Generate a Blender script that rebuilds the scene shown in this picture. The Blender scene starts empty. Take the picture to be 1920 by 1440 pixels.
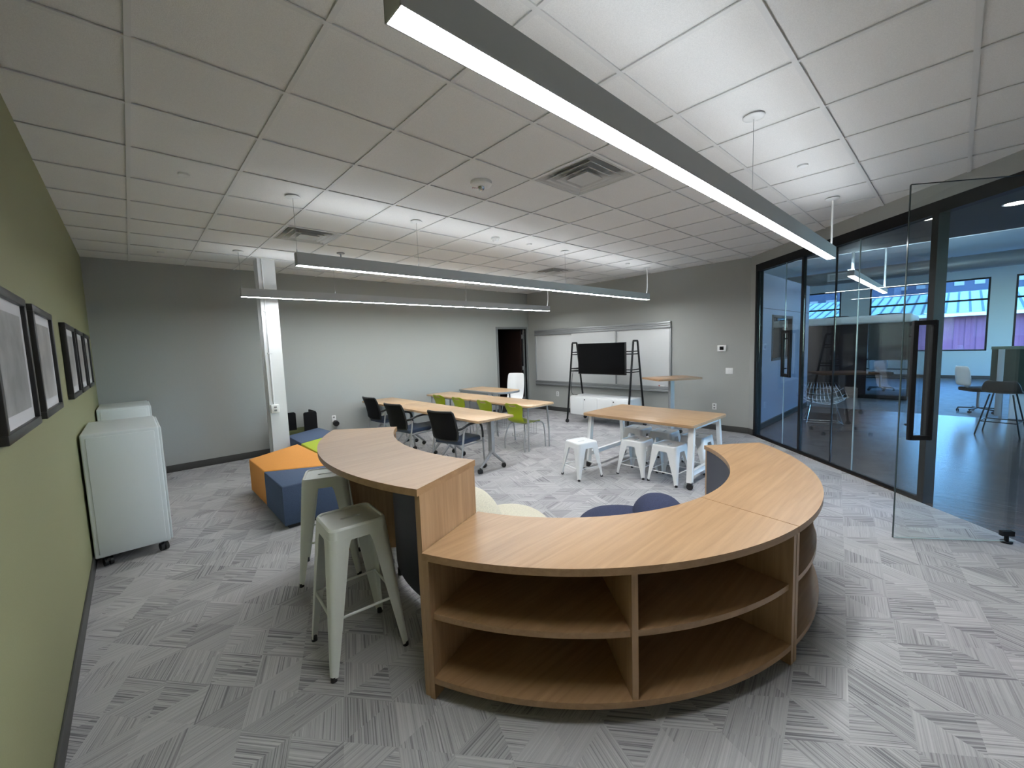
import bpy, bmesh, math, random
from mathutils import Vector, Matrix
random.seed(7)
SC = bpy.context.scene
COL = SC.collection
R = math.radians
PI = math.pi

# ------------------------------------------------------------------ camera, world, exposure
ROOM_H = 3.03
yaw, pitch, roll = 0.8260, -0.0918, -0.0353
fwd = Vector((math.cos(yaw) * math.cos(pitch), math.sin(yaw) * math.cos(pitch), math.sin(pitch)))
rt0 = Vector((math.sin(yaw), -math.cos(yaw), 0))
up0 = rt0.cross(fwd)
rt = rt0 * math.cos(roll) + up0 * math.sin(roll)
up = up0 * math.cos(roll) - rt0 * math.sin(roll)
cd = bpy.data.cameras.new('camera')
cd.sensor_fit = 'HORIZONTAL'
cd.sensor_width = 36
cd.lens = 36 * 771.93 / 1920
cd.clip_start = 0.02
cd.clip_end = 300
cam = bpy.data.objects.new('camera', cd)
COL.objects.link(cam)
cam.matrix_world = Matrix(((rt.x, up.x, -fwd.x, -1.9406), (rt.y, up.y, -fwd.y, 0.0012), (rt.z, up.z, -fwd.z, 1.681), (0, 0, 0, 1)))
SC.camera = cam

W = bpy.data.worlds.new('sky')
SC.world = W
W.use_nodes = True
nt = W.node_tree
bg = nt.nodes['Background']
sky = nt.nodes.new('ShaderNodeTexSky')
sky.sky_type = 'NISHITA'
sky.sun_disc = False
sky.sun_elevation = R(38)
sky.sun_rotation = R(200)
sky.air_density = 1.0
sky.dust_density = 0.6
sky.ozone_density = 1.6
tintn = nt.nodes.new('ShaderNodeMix')              # camera white balance sits with the lamps, so daylight reads blue
tintn.data_type = 'RGBA'
tintn.blend_type = 'MULTIPLY'
tintn.inputs[0].default_value = 1
tintn.inputs[7].default_value = (0.49, 0.83, 1.12, 1)
nt.links.new(sky.outputs[0], tintn.inputs[6])
nt.links.new(tintn.outputs[2], bg.inputs[0])
bg.inputs[1].default_value = 1.45

SC.view_settings.view_transform = 'Standard'
SC.view_settings.look = 'None'
SC.view_settings.gamma = 1
SC.view_settings.use_curve_mapping = False
SC.view_settings.exposure = 0.80
LAMP_DOWN = 37.0
LAMP_UP = 5.4
LAMP_COL = (0.93, 0.97, 1.0)


# ------------------------------------------------------------------ materials
MATS = {}


def new_mat(name):
    m = bpy.data.materials.new(name)
    m.use_nodes = True
    n = m.node_tree
    b = n.nodes['Principled BSDF']
    return m, n, b


def noise_bump(n, b, scale, strength, dist=0.002, coord='Object', detail=4):
    tc = n.nodes.new('ShaderNodeTexCoord')
    no = n.nodes.new('ShaderNodeTexNoise')
    no.inputs['Scale'].default_value = scale
    no.inputs['Detail'].default_value = detail
    bp = n.nodes.new('ShaderNodeBump')
    bp.inputs['Strength'].default_value = strength
    bp.inputs['Distance'].default_value = dist
    n.links.new(tc.outputs[coord], no.inputs['Vector'])
    n.links.new(no.outputs['Fac'], bp.inputs['Height'])
    n.links.new(bp.outputs['Normal'], b.inputs['Normal'])
    return no


def vary(n, b, no, c0, c1, lo=0.35, hi=0.65):
    cr = n.nodes.new('ShaderNodeValToRGB')
    cr.color_ramp.elements[0].position = lo
    cr.color_ramp.elements[1].position = hi
    cr.color_ramp.elements[0].color = (*c0, 1)
    cr.color_ramp.elements[1].color = (*c1, 1)
    n.links.new(no.outputs['Fac'], cr.inputs['Fac'])
    n.links.new(cr.outputs[0], b.inputs['Base Color'])


def M(name, col, rough=0.5, metal=0.0, bump=None, spec=None, coat=0.0):
    if name in MATS:
        return MATS[name]
    m, n, b = new_mat(name)
    b.inputs['Base Color'].default_value = (*col, 1)
    b.inputs['Roughness'].default_value = rough
    b.inputs['Metallic'].default_value = metal
    if spec is not None:
        b.inputs['Specular IOR Level'].default_value = spec
    if coat:
        b.inputs['Coat Weight'].default_value = coat
    if bump:
        no = noise_bump(n, b, bump[0], bump[1], bump[2] if len(bump) > 2 else 0.002)
        v = bump[3] if len(bump) > 3 else 0.06
        vary(n, b, no, tuple(c * (1 - v) for c in col), tuple(c * (1 + v) for c in col))
    MATS[name] = m
    return m


def wood(name, c0, c1, rough=0.38, along=(1, 0, 0), scale=1.0):
    if name in MATS:
        return MATS[name]
    m, n, b = new_mat(name)
    tc = n.nodes.new('ShaderNodeTexCoord')
    mp = n.nodes.new('ShaderNodeMapping')
    s = [1.6 if a else 34.0 for a in along]
    mp.inputs['Scale'].default_value = [q * scale for q in s]
    no = n.nodes.new('ShaderNodeTexNoise')
    no.inputs['Scale'].default_value = 1.0
    no.inputs['Detail'].default_value = 7
    no.inputs['Roughness'].default_value = 0.62
    no.inputs['Distortion'].default_value = 0.5
    n.links.new(tc.outputs['Object'], mp.inputs['Vector'])
    n.links.new(mp.outputs[0], no.inputs['Vector'])
    # broad tone drift
    n2 = n.nodes.new('ShaderNodeTexNoise')
    n2.inputs['Scale'].default_value = 1.7
    n2.inputs['Detail'].default_value = 2
    n.links.new(tc.outputs['Object'], n2.inputs['Vector'])
    ad = n.nodes.new('ShaderNodeMath')
    ad.operation = 'MULTIPLY_ADD'
    ad.inputs[1].default_value = 0.28
    n.links.new(n2.outputs['Fac'], ad.inputs[0])
    n.links.new(no.outputs['Fac'], ad.inputs[2])
    cr = n.nodes.new('ShaderNodeValToRGB')
    cr.color_ramp.elements[0].position = 0.42
    cr.color_ramp.elements[1].position = 0.86
    cr.color_ramp.elements[0].color = (*c0, 1)
    cr.color_ramp.elements[1].color = (*c1, 1)
    n.links.new(ad.outputs[0], cr.inputs['Fac'])
    n.links.new(cr.outputs[0], b.inputs['Base Color'])
    b.inputs['Roughness'].default_value = rough
    b.inputs['Coat Weight'].default_value = 0.09
    b.inputs['Coat Roughness'].default_value = 0.22
    MATS[name] = m
    return m


def emit(name, col, strength):
    if name in MATS:
        return MATS[name]
    m, n, b = new_mat(name)
    b.inputs['Base Color'].default_value = (0.8, 0.8, 0.8, 1)
    b.inputs['Emission Color'].default_value = (*col, 1)
    b.inputs['Emission Strength'].default_value = strength
    MATS[name] = m
    return m


def glass(name, tint, rough=0.0, refl=1.0):
    if name in MATS:
        return MATS[name]
    m = bpy.data.materials.new(name)
    m.use_nodes = True
    n = m.node_tree
    n.nodes.clear()
    out = n.nodes.new('ShaderNodeOutputMaterial')
    tr = n.nodes.new('ShaderNodeBsdfTransparent')
    tr.inputs[0].default_value = (*tint, 1)
    gl = n.nodes.new('ShaderNodeBsdfGlossy')
    gl.inputs['Roughness'].default_value = rough
    gl.inputs[0].default_value = (refl, refl, refl, 1)
    fr = n.nodes.new('ShaderNodeFresnel')
    geo = n.nodes.new('ShaderNodeNewGeometry')
    ior = n.nodes.new('ShaderNodeMapRange')      # same reflectance entering and leaving the sheet
    ior.inputs['To Min'].default_value = 1.5
    ior.inputs['To Max'].default_value = 1 / 1.5
    n.links.new(geo.outputs['Backfacing'], ior.inputs['Value'])
    n.links.new(ior.outputs[0], fr.inputs[0])
    mx = n.nodes.new('ShaderNodeMixShader')
    n.links.new(fr.outputs[0], mx.inputs[0])
    n.links.new(tr.outputs[0], mx.inputs[1])
    n.links.new(gl.outputs[0], mx.inputs[2])
    n.links.new(mx.outputs[0], out.inputs[0])
    MATS[name] = m
    return m


def math_node(n, op, a=None, b=None):
    k = n.nodes.new('ShaderNodeMath')
    k.operation = op
    for i, v in enumerate((a, b)):
        if v is None:
            continue
        if isinstance(v, (int, float)):
            k.inputs[i].default_value = v
        else:
            n.links.new(v, k.inputs[i])
    return k.outputs[0]


def carpet():
    m, n, b = new_mat('carpet_facets')
    tc = n.nodes.new('ShaderNodeTexCoord')
    sep = n.nodes.new('ShaderNodeSeparateXYZ')
    n.links.new(tc.outputs['Object'], sep.inputs[0])
    X, Y = sep.outputs[0], sep.outputs[1]
    H = 0.215

    def lin(ang):          # signed distance across a direction
        return math_node(n, 'ADD', math_node(n, 'MULTIPLY', X, math.cos(ang)), math_node(n, 'MULTIPLY', Y, math.sin(ang)))
    base = R(9)
    ac = [lin(base + R(90 + 60 * k)) for k in range(3)]      # across
    al = [lin(base + R(60 * k)) for k in range(3)]           # along
    ids = [math_node(n, 'FLOOR', math_node(n, 'DIVIDE', a, H)) for a in ac]
    cid = n.nodes.new('ShaderNodeCombineXYZ')
    for i in range(3):
        n.links.new(ids[i], cid.inputs[i])
    wn = n.nodes.new('ShaderNodeTexWhiteNoise')
    n.links.new(cid.outputs[0], wn.inputs['Vector'])
    rnd = wn.outputs['Value']
    sepc = n.nodes.new('ShaderNodeSeparateColor')
    n.links.new(wn.outputs['Color'], sepc.inputs[0])
    vals = []
    for k in range(3):
        cv = n.nodes.new('ShaderNodeCombineXYZ')
        n.links.new(math_node(n, 'MULTIPLY', ac[k], 165.0), cv.inputs[0])
        n.links.new(math_node(n, 'MULTIPLY', al[k], 1.5), cv.inputs[1])
        n.links.new(math_node(n, 'MULTIPLY', sepc.outputs[1], 40.0), cv.inputs[2])
        t = n.nodes.new('ShaderNodeTexNoise')
        t.inputs['Scale'].default_value = 1.0
        t.inputs['Detail'].default_value = 2.5
        t.inputs['Roughness'].default_value = 0.6
        n.links.new(cv.outputs[0], t.inputs['Vector'])
        vals.append(t.outputs['Fac'])
    g1 = math_node(n, 'GREATER_THAN', rnd, 0.36)
    g2 = math_node(n, 'GREATER_THAN', rnd, 0.68)

    def mixf(f, a, c):
        k = n.nodes.new('ShaderNodeMix')
        n.links.new(f, k.inputs[0])
        n.links.new(a, k.inputs[2])
        n.links.new(c, k.inputs[3])
        return k.outputs[0]
    st = mixf(g2, mixf(g1, vals[0], vals[1]), vals[2])
    # per-facet tone and stripe contrast
    con = math_node(n, 'MULTIPLY_ADD', sepc.outputs[0], 1.0)
    con.node.inputs[2].default_value = 0.55
    st2 = math_node(n, 'MULTIPLY', math_node(n, 'SUBTRACT', st, 0.5), con)
    st3 = math_node(n, 'ADD', math_node(n, 'ADD', st2, 0.5), math_node(n, 'MULTIPLY', math_node(n, 'SUBTRACT', sepc.outputs[2], 0.5), 0.16))
    cr = n.nodes.new('ShaderNodeValToRGB')
    e = cr.color_ramp.elements
    e[0].position = 0.28
    e[0].color = (0.165, 0.163, 0.172, 1)
    e[1].position = 0.72
    e[1].color = (0.50, 0.495, 0.495, 1)
    k = e.new(0.46)
    k.color = (0.37, 0.365, 0.367, 1)
    n.links.new(st3, cr.inputs['Fac'])
    # faint tint drift
    n2 = n.nodes.new('ShaderNodeTexNoise')
    n2.inputs['Scale'].default_value = 1.1
    n.links.new(tc.outputs['Object'], n2.inputs['Vector'])
    tint = n.nodes.new('ShaderNodeValToRGB')
    tint.color_ramp.elements[0].color = (0.97, 1.0, 0.98, 1)
    tint.color_ramp.elements[1].color = (1.02, 0.97, 1.0, 1)
    n.links.new(n2.outputs['Fac'], tint.inputs['Fac'])
    mu = n.nodes.new('ShaderNodeMix')
    mu.data_type = 'RGBA'
    mu.blend_type = 'MULTIPLY'
    mu.inputs[0].default_value = 1
    n.links.new(cr.outputs[0], mu.inputs[6])
    n.links.new(tint.outputs[0], mu.inputs[7])
    n.links.new(mu.outputs[2], b.inputs['Base Color'])
    b.inputs['Roughness'].default_value = 0.85
    fz = n.nodes.new('ShaderNodeTexNoise')
    fz.inputs['Scale'].default_value = 420
    n.links.new(tc.outputs['Object'], fz.inputs['Vector'])
    hs = math_node(n, 'ADD', math_node(n, 'MULTIPLY', fz.outputs['Fac'], 0.5), st)
    bp = n.nodes.new('ShaderNodeBump')
    bp.inputs['Strength'].default_value = 0.5
    bp.inputs['Distance'].default_value = 0.003
    n.links.new(hs, bp.inputs['Height'])
    n.links.new(bp.outputs['Normal'], b.inputs['Normal'])
    return m


OAK = wood('oak_laminate', (0.300, 0.172, 0.081), (0.415, 0.256, 0.132), 0.36)
OAKV = wood('oak_laminate_upright', (0.33, 0.195, 0.098), (0.48, 0.31, 0.172), 0.38, along=(0, 0, 1))
TTOP = wood('maple_tabletop', (0.46, 0.29, 0.155), (0.60, 0.41, 0.24), 0.36, along=(0, 1, 0))
WALL = M('grey_green_paint', (0.385, 0.393, 0.372), 0.62, bump=(160, 0.12, 0.0015, 0.02))
GREENWALL = M('olive_paint', (0.29, 0.295, 0.158), 0.6, bump=(160, 0.14, 0.0015, 0.03))
CEIL = M('mineral_fibre', (0.80, 0.795, 0.785), 0.9, bump=(240, 0.45, 0.002, 0.05))
TBAR = M('white_grid_metal', (0.74, 0.74, 0.735), 0.45)
BASEB = M('charcoal_vinyl', (0.06, 0.06, 0.058), 0.5)
WHITEM = M('white_powder_coat', (0.78, 0.79, 0.79), 0.32)
WHITEP = M('white_plastic', (0.86, 0.86, 0.85), 0.4)
STOOLGREY = M('pale_grey_enamel', (0.79, 0.82, 0.785), 0.3)
GREYM = M('silver_paint', (0.36, 0.365, 0.37), 0.4, 0.2)
DGREYM = M('anodised_housing', (0.46, 0.47, 0.475), 0.45, 0.0)
BLACKM = M('black_metal', (0.010, 0.010, 0.011), 0.5, spec=0.2)
BLACKP = M('black_plastic', (0.015, 0.015, 0.016), 0.45)
BLACKF = M('black_mesh_fabric', (0.006, 0.006, 0.007), 0.8, bump=(500, 0.4, 0.001, 0.2), spec=0.2)
NAVY = M('navy_vinyl', (0.035, 0.055, 0.10), 0.5, bump=(120, 0.1))
NAVYK = M('navy_knit', (0.022, 0.030, 0.075), 0.9, bump=(160, 0.6, 0.003, 0.25))
CREAMK = M('cream_knit', (0.62, 0.58, 0.46), 0.9, bump=(130, 0.6, 0.003, 0.10))
DENIM = M('denim_upholstery', (0.062, 0.095, 0.165), 0.85, bump=(260, 0.35, 0.001, 0.2))
ORANGE = M('orange_upholstery', (0.72, 0.30, 0.055), 0.8, bump=(260, 0.35, 0.001, 0.08))
LIMEF = M('lime_upholstery', (0.40, 0.50, 0.035), 0.8, bump=(260, 0.35, 0.001, 0.08))
LIMEP = M('lime_plastic', (0.34, 0.42, 0.012), 0.36)
OLIVEF = M('olive_upholstery', (0.075, 0.088, 0.028), 0.85, bump=(260, 0.35, 0.001, 0.15))
CABGREY = M('pale_grey_steel', (0.76, 0.81, 0.825), 0.42)
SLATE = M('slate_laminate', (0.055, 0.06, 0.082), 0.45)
BOARD = M('whiteboard_enamel', (0.66, 0.665, 0.66), 0.3)
ALU = M('brushed_aluminium', (0.36, 0.37, 0.375), 0.4, 0.4)
DOORF = M('grey_door_frame', (0.20, 0.208, 0.205), 0.5)
DARKWOOD = wood('espresso_door', (0.012, 0.006, 0.005), (0.03, 0.014, 0.011), 0.45, along=(0, 0, 1))
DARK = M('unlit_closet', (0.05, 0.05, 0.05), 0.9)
SCREEN = M('screen_glass', (0.003, 0.003, 0.004), 0.16, spec=0.18)
FRAMEB = M('black_picture_frame', (0.014, 0.013, 0.013), 0.35)
MATB = M('white_mat_board', (0.68, 0.68, 0.70), 0.8)
PRINT = M('grey_print', (0.30, 0.30, 0.30), 0.35, bump=(7, 0.0, 0.001, 0.25))
PRINT2 = M('pale_print', (0.42, 0.405, 0.40), 0.35, bump=(5, 0.0, 0.001, 0.25))
CLEAR = glass('partition_glass', (0.74, 0.745, 0.75))
DOORG = glass('door_glass', (0.93, 0.955, 0.955))
GEDGED = M('dark_glass_edge', (0.03, 0.045, 0.045), 0.2)
CLEARW = glass('window_glass', (0.90, 0.95, 0.97))
PODGLASS = glass('smoked_glass', (0.35, 0.33, 0.33))
GEDGE = M('polished_glass_edge', (0.45, 0.55, 0.55), 0.15)
CHROME = M('chrome', (0.75, 0.75, 0.75), 0.12, 1.0)
STEELV = M('diffuser_enamel', (0.62, 0.62, 0.61), 0.22)
HALLW = M('hall_white_paint', (0.74, 0.76, 0.76), 0.6, bump=(60, 0.1, 0.002, 0.02))
HALLC = M('hall_deck_paint', (0.80, 0.82, 0.82), 0.7)
SOFFIT = M('shaded_soffit', (0.075, 0.075, 0.078), 0.7)  # dark colour carries the shade of an unlit gypsum soffit
BLUEW = M('blue_grey_panel', (0.135, 0.165, 0.25), 0.4)
HALLF = wood('walnut_plank_floor', (0.040, 0.025, 0.020), (0.125, 0.080, 0.060), 0.24, along=(0, 1, 0), scale=0.5)
_n = HALLF.node_tree
_b = _n.nodes['Principled BSDF']
_b.inputs['Coat Weight'].default_value = 0.0
_bp = _n.nodes.new('ShaderNodeBump')
_bp.inputs['Strength'].default_value = 0.25
_bp.inputs['Distance'].default_value = 0.01
_n.links.new([q for q in _n.nodes if q.type == 'TEX_NOISE'][0].outputs['Fac'], _bp.inputs['Height'])
_n.links.new(_bp.outputs['Normal'], _b.inputs['Normal'])
HALLCARPET = M('hall_carpet', (0.085, 0.088, 0.095), 0.5, bump=(6, 0.0, 0.001, 0.3))
PODDARK = M('pod_dark_panel', (0.030, 0.020, 0.018), 0.2)
PODFROST = M('pod_frosted_panel', (0.30, 0.31, 0.31), 0.4)
DUCT = M('galvanised_duct', (0.42, 0.43, 0.43), 0.35, 0.6)
PURPLE = M('maroon_siding', (0.20, 0.065, 0.125), 0.7)
ROOFG = M('pale_green_roof', (0.25, 0.37, 0.33), 0.6)
GREENSCR = M('dark_green_felt', (0.022, 0.035, 0.025), 0.9)
GROUND = M('asphalt', (0.10, 0.10, 0.10), 0.9)
DISTANT = M('pale_concrete', (0.035, 0.05, 0.09), 0.8)
DISTWIN = M('pale_distant_window', (0.20, 0.22, 0.24), 0.5)
CARPET = carpet()
DIFF_D = emit('lamp_diffuser_down', LAMP_COL, LAMP_DOWN)
DIFF_U = emit('lamp_diffuser_up', (0.88, 0.94, 1.0), LAMP_UP)
DIFF_D2 = emit('lamp_diffuser_down_bright', LAMP_COL, LAMP_DOWN * 1.35)
DIFF_U2 = emit('lamp_diffuser_up_bright', (0.88, 0.94, 1.0), LAMP_UP * 1.0)
HALL_LAMP = emit('hall_lamp', (1, 0.97, 0.9), 10)
REDP = M('red_lettering', (0.35, 0.02, 0.02), 0.5)


# ------------------------------------------------------------------ mesh helpers
def NB():
    return bmesh.new()


def box(bm, x0, x1, y0, y1, z0, z1, bev=0.0, seg=2):
    g = bmesh.ops.create_cube(bm, size=1.0)
    vs = g['verts']
    for v in vs:
        v.co = Vector((x0 + (v.co.x + .5) * (x1 - x0), y0 + (v.co.y + .5) * (y1 - y0), z0 + (v.co.z + .5) * (z1 - z0)))
    if bev > 0:
        es = list({e for v in vs for e in v.link_edges})
        bmesh.ops.bevel(bm, geom=es, offset=bev, segments=seg, affect='EDGES', profile=0.5)
    return bm


def obox(bm, c, u, v, w, a, b, d, bev=0.0):
    """oriented box: centre c, axes u v w, half sizes a b d"""
    g = bmesh.ops.create_cube(bm, size=2.0)
    vs = g['verts']
    for q in vs:
        q.co = c + u * (q.co.x * a) + v * (q.co.y * b) + w * (q.co.z * d)
    if bev > 0:
        es = list({e for q in vs for e in q.link_edges})
        bmesh.ops.bevel(bm, geom=es, offset=bev, segments=2, affect='EDGES', profile=0.5)


def bar(bm, p, q, w, h=None, bev=0.0, upv=Vector((0, 0, 1))):
    """rectangular bar from p to q"""
    p, q = Vector(p), Vector(q)
    d = (q - p)
    L = d.length
    d.normalize()
    s = d.cross(upv)
    if s.length < 1e-4:
        s = d.cross(Vector((1, 0, 0)))
    s.normalize()
    t = s.cross(d)
    obox(bm, (p + q) / 2, d, s, t, L / 2, w / 2, (h or w) / 2, bev)


def prism(bm, poly, z0, z1, bev=0.0, seg=2):
    n = len(poly)
    lo = [bm.verts.new((x, y, z0)) for x, y in poly]
    hi = [bm.verts.new((x, y, z1)) for x, y in poly]
    bm.faces.new(list(reversed(lo)))
    bm.faces.new(hi)
    for i in range(n):
        j = (i + 1) % n
        bm.faces.new((lo[i], lo[j], hi[j], hi[i]))
    if bev > 0:
        es = []
        for i in range(n):
            for a, b in ((lo[i], lo[(i + 1) % n]), (hi[i], hi[(i + 1) % n])):
                es.append(bm.edges.get((a, b)))
        bmesh.ops.bevel(bm, geom=es, offset=bev, segments=seg, affect='EDGES', profile=0.5)


def rrect(x0, x1, y0, y1, r, n=5):
    pts = []
    for cx, cy, a0 in ((x1 - r, y1 - r, 0), (x0 + r, y1 - r, 90), (x0 + r, y0 + r, 180), (x1 - r, y0 + r, 270)):
        for i in range(n + 1):
            a = R(a0 + 90 * i / n)
            pts.append((cx + r * math.cos(a), cy + r * math.sin(a)))
    return pts


def cyl(bm, p, q, r0, r1=None, n=14, caps=True):
    p, q = Vector(p), Vector(q)
    r1 = r0 if r1 is None else r1
    d = (q - p).normalized()
    s = d.cross(Vector((0, 0, 1)))
    if s.length < 1e-4:
        s = Vector((1, 0, 0))
    s.normalize()
    t = d.cross(s)
    A, B = [], []
    for i in range(n):
        a = 2 * PI * i / n
        o = s * math.cos(a) + t * math.sin(a)
        A.append(bm.verts.new(p + o * r0))
        B.append(bm.verts.new(q + o * r1))
    for i in range(n):
        j = (i + 1) % n
        bm.faces.new((A[i], A[j], B[j], B[i]))
    if caps:
        bm.faces.new(list(reversed(A)))
        bm.faces.new(B)


def tube(bm, pts, r, n=8, closed=False):
    pts = [Vector(p) for p in pts]
    rings = []
    N = len(pts)
    prev = None
    for i, p in enumerate(pts):
        if closed:
            d = pts[(i + 1) % N] - pts[i - 1]
        else:
            d = pts[min(i + 1, N - 1)] - pts[max(i - 1, 0)]
        d.normalize()
        if prev is None:
            s = d.cross(Vector((0, 0, 1)))
            if s.length < 1e-3:
                s = d.cross(Vector((1, 0, 0)))
        else:
            s = prev - d * prev.dot(d)
            if s.length < 1e-4:
                s = d.cross(Vector((0, 0, 1)))
        s.normalize()
        prev = s
        t = d.cross(s)
        rr = r[i] if isinstance(r, (list, tuple)) else r
        rings.append([bm.verts.new(p + (s * math.cos(2 * PI * k / n) + t * math.sin(2 * PI * k / n)) * rr) for k in range(n)])
    for i in range(N if closed else N - 1):
        a, b = rings[i], rings[(i + 1) % N]
        for k in range(n):
            bm.faces.new((a[k], a[(k + 1) % n], b[(k + 1) % n], b[k]))
    if not closed:
        bm.faces.new(list(reversed(rings[0])))
        bm.faces.new(rings[-1])


def smooth_path(pts, n=5):
    """Catmull-Rom through pts"""
    P = [Vector(p) for p in pts]
    out = []
    for i in range(len(P) - 1):
        p0 = P[max(i - 1, 0)]
        p1, p2 = P[i], P[i + 1]
        p3 = P[min(i + 2, len(P) - 1)]
        for k in range(n):
            t = k / n
            out.append(0.5 * ((2 * p1) + (p2 - p0) * t + (2 * p0 - 5 * p1 + 4 * p2 - p3) * t * t + (3 * p1 - p0 - 3 * p2 + p3) * t ** 3))
    out.append(P[-1])
    return out


def lathe(bm, prof, c=(0, 0, 0), n=24):
    c = Vector(c)
    rings = []
    for r, z in prof:
        if r < 1e-5:
            rings.append([bm.verts.new(c + Vector((0, 0, z)))])
        else:
            rings.append([bm.verts.new(c + Vector((r * math.cos(2 * PI * k / n), r * math.sin(2 * PI * k / n), z))) for k in range(n)])
    for a, b in zip(rings, rings[1:]):
        for k in range(n):
            j = (k + 1) % n
            if len(a) == 1 and len(b) == 1:
                continue
            if len(a) == 1:
                bm.faces.new((a[0], b[j], b[k]))
            elif len(b) == 1:
                bm.faces.new((a[k], a[j], b[0]))
            else:
                bm.faces.new((a[k], a[j], b[j], b[k]))
    for ring, rev in ((rings[0], True), (rings[-1], False)):
        if len(ring) > 1:
            bm.faces.new(list(reversed(ring)) if rev else ring)


def arc_prism(bm, c, r0, r1, a0, a1, z0, z1, n=24):
    """solid ring sector, angles in degrees"""
    A = []
    for i in range(n + 1):
        a = R(a0 + (a1 - a0) * i / n)
        ca, sa = math.cos(a), math.sin(a)
        A.append([bm.verts.new((c[0] + r * ca, c[1] + r * sa, z)) for r, z in ((r0, z0), (r1, z0), (r1, z1), (r0, z1))])
    for p, q in zip(A, A[1:]):
        for k in range(4):
            j = (k + 1) % 4
            bm.faces.new((p[k], p[j], q[j], q[k]))
    bm.faces.new(list(reversed(A[0])))
    bm.faces.new(A[-1])


def radial_panel(bm, c, a, r0, r1, z0, z1, t, side=0):
    """upright board along a radius; side -1/0/1 shifts it by half its thickness"""
    a = R(a)
    u = Vector((math.cos(a), math.sin(a), 0))
    v = Vector((-math.sin(a), math.cos(a), 0))
    p = Vector((c[0], c[1], 0)) + u * (r0 + r1) / 2 + v * side * t / 2 + Vector((0, 0, (z0 + z1) / 2))
    obox(bm, p, u, v, Vector((0, 0, 1)), (r1 - r0) / 2, t / 2, (z1 - z0) / 2)


def grid(bm, rows, skip=()):
    V = [[bm.verts.new(p) for p in r] for r in rows]
    for i in range(len(V) - 1):
        for j in range(len(V[0]) - 1):
            if (i, j) in skip:
                continue
            bm.faces.new((V[i][j], V[i][j + 1], V[i + 1][j + 1], V[i + 1][j]))


def mesh_of(name, bm, mat, smooth=True, angle=35):
    bmesh.ops.recalc_face_normals(bm, faces=bm.faces[:])
    me = bpy.data.meshes.new(name)
    bm.to_mesh(me)
    bm.free()
    for m in (mat if isinstance(mat, (list, tuple)) else (mat,)):
        me.materials.append(m)
    if smooth:
        me.shade_smooth()
        me.set_sharp_from_angle(angle=R(angle))
    return me


def link(name, me, parent=None, loc=None):
    o = bpy.data.objects.new(name, me)
    COL.objects.link(o)
    if parent is not None:
        o.parent = parent
    if loc is not None:
        o.location = loc
    return o


def obj(name, bm, mat, parent=None, smooth=True, angle=35):
    return link(name, mesh_of(name, bm, mat, smooth, angle), parent)


def tag(o, label, cat, group=None):
    o['label'] = label
    o['category'] = cat
    if group:
        o['group'] = group
    return o


def thing(name, label, cat, loc=(0, 0, 0), rz=0.0, group=None):
    o = bpy.data.objects.new(name, None)
    o.empty_display_size = 0.1
    COL.objects.link(o)
    o.location = loc
    o.rotation_euler = (0, 0, rz)
    return tag(o, label, cat, group)


def struct(name, bm, mat, parent=None, smooth=False):
    o = obj(name, bm, mat, parent, smooth)
    if parent is None:
        o['kind'] = 'structure'
    return o


def sroot(name, loc=(0, 0, 0)):
    o = bpy.data.objects.new(name, None)
    o.empty_display_size = 0.1
    COL.objects.link(o)
    o.location = loc
    o['kind'] = 'structure'
    return o


def solidify(o, t, off=0.0):
    m = o.modifiers.new('thickness', 'SOLIDIFY')
    m.thickness = t
    m.offset = off
    return o


def subsurf(o, lv=1):
    m = o.modifiers.new('smooth', 'SUBSURF')
    m.levels = lv
    m.render_levels = lv
    return o


def copy_tree(src, loc, rz, label=None, group=None):
    r = src.copy()
    COL.objects.link(r)
    r.location = loc
    r.rotation_euler = (0, 0, rz)
    if label:
        r['label'] = label
    if group:
        r['group'] = group
    for ch in src.children:
        c = ch.copy()
        COL.objects.link(c)
        c.parent = r
        for g in ch.children:
            d = g.copy()
            COL.objects.link(d)
            d.parent = c
    return r


def caster(bm_list, p, rw=0.028, w=0.02, ang=0.0):
    """twin wheel caster resting on z=0 at p"""
    bm = bm_list
    x, y = p[0], p[1]
    d = Vector((math.cos(ang), math.sin(ang), 0))
    for s in (-1, 1):
        c = Vector((x, y, rw)) + d * s * (w * 0.75)
        cyl(bm, c - d * w / 2, c + d * w / 2, rw, n=16)
    cyl(bm, (x, y, rw), (x, y, rw * 2 + 0.02), 0.008, n=8)
    obox(bm, Vector((x, y, rw * 1.55)), d, Vector((-d.y, d.x, 0)), Vector((0, 0, 1)), w * 0.5, rw * 0.75, rw * 0.35)


# ------------------------------------------------------------------ the room shell
XL, XR, YB, YN = -2.30, 5.92, 7.82, -1.60
GO = 3.48                                  # glass partition stands on x - y = GO
GC = (XR, XR - GO)                         # far end of the partition
GN = (YN + GO, YN)                         # near end, behind the camera
POLY = [(XL, YN), GN, GC, (XR, YB), (XL, YB)]

b = NB()
prism(b, POLY, -0.10, 0.0)
struct('floor', b, CARPET)

b = NB()
prism(b, POLY, ROOM_H + 0.045, ROOM_H + 0.12)
ceiling = struct('ceiling', b, CEIL)


def clip(poly, axis, val, keep_less):
    out = []
    n = len(poly)
    for i in range(n):
        p, q = poly[i], poly[(i + 1) % n]
        ip = (p[axis] <= val) if keep_less else (p[axis] >= val)
        iq = (q[axis] <= val) if keep_less else (q[axis] >= val)
        if ip:
            out.append(p)
        if ip != iq:
            t = (val - p[axis]) / (q[axis] - p[axis])
            out.append((p[0] + (q[0] - p[0]) * t, p[1] + (q[1] - p[1]) * t))
    return out


def area(p):
    return abs(sum(p[i][0] * p[(i + 1) % len(p)][1] - p[(i + 1) % len(p)][0] * p[i][1] for i in range(len(p)))) / 2


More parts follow.
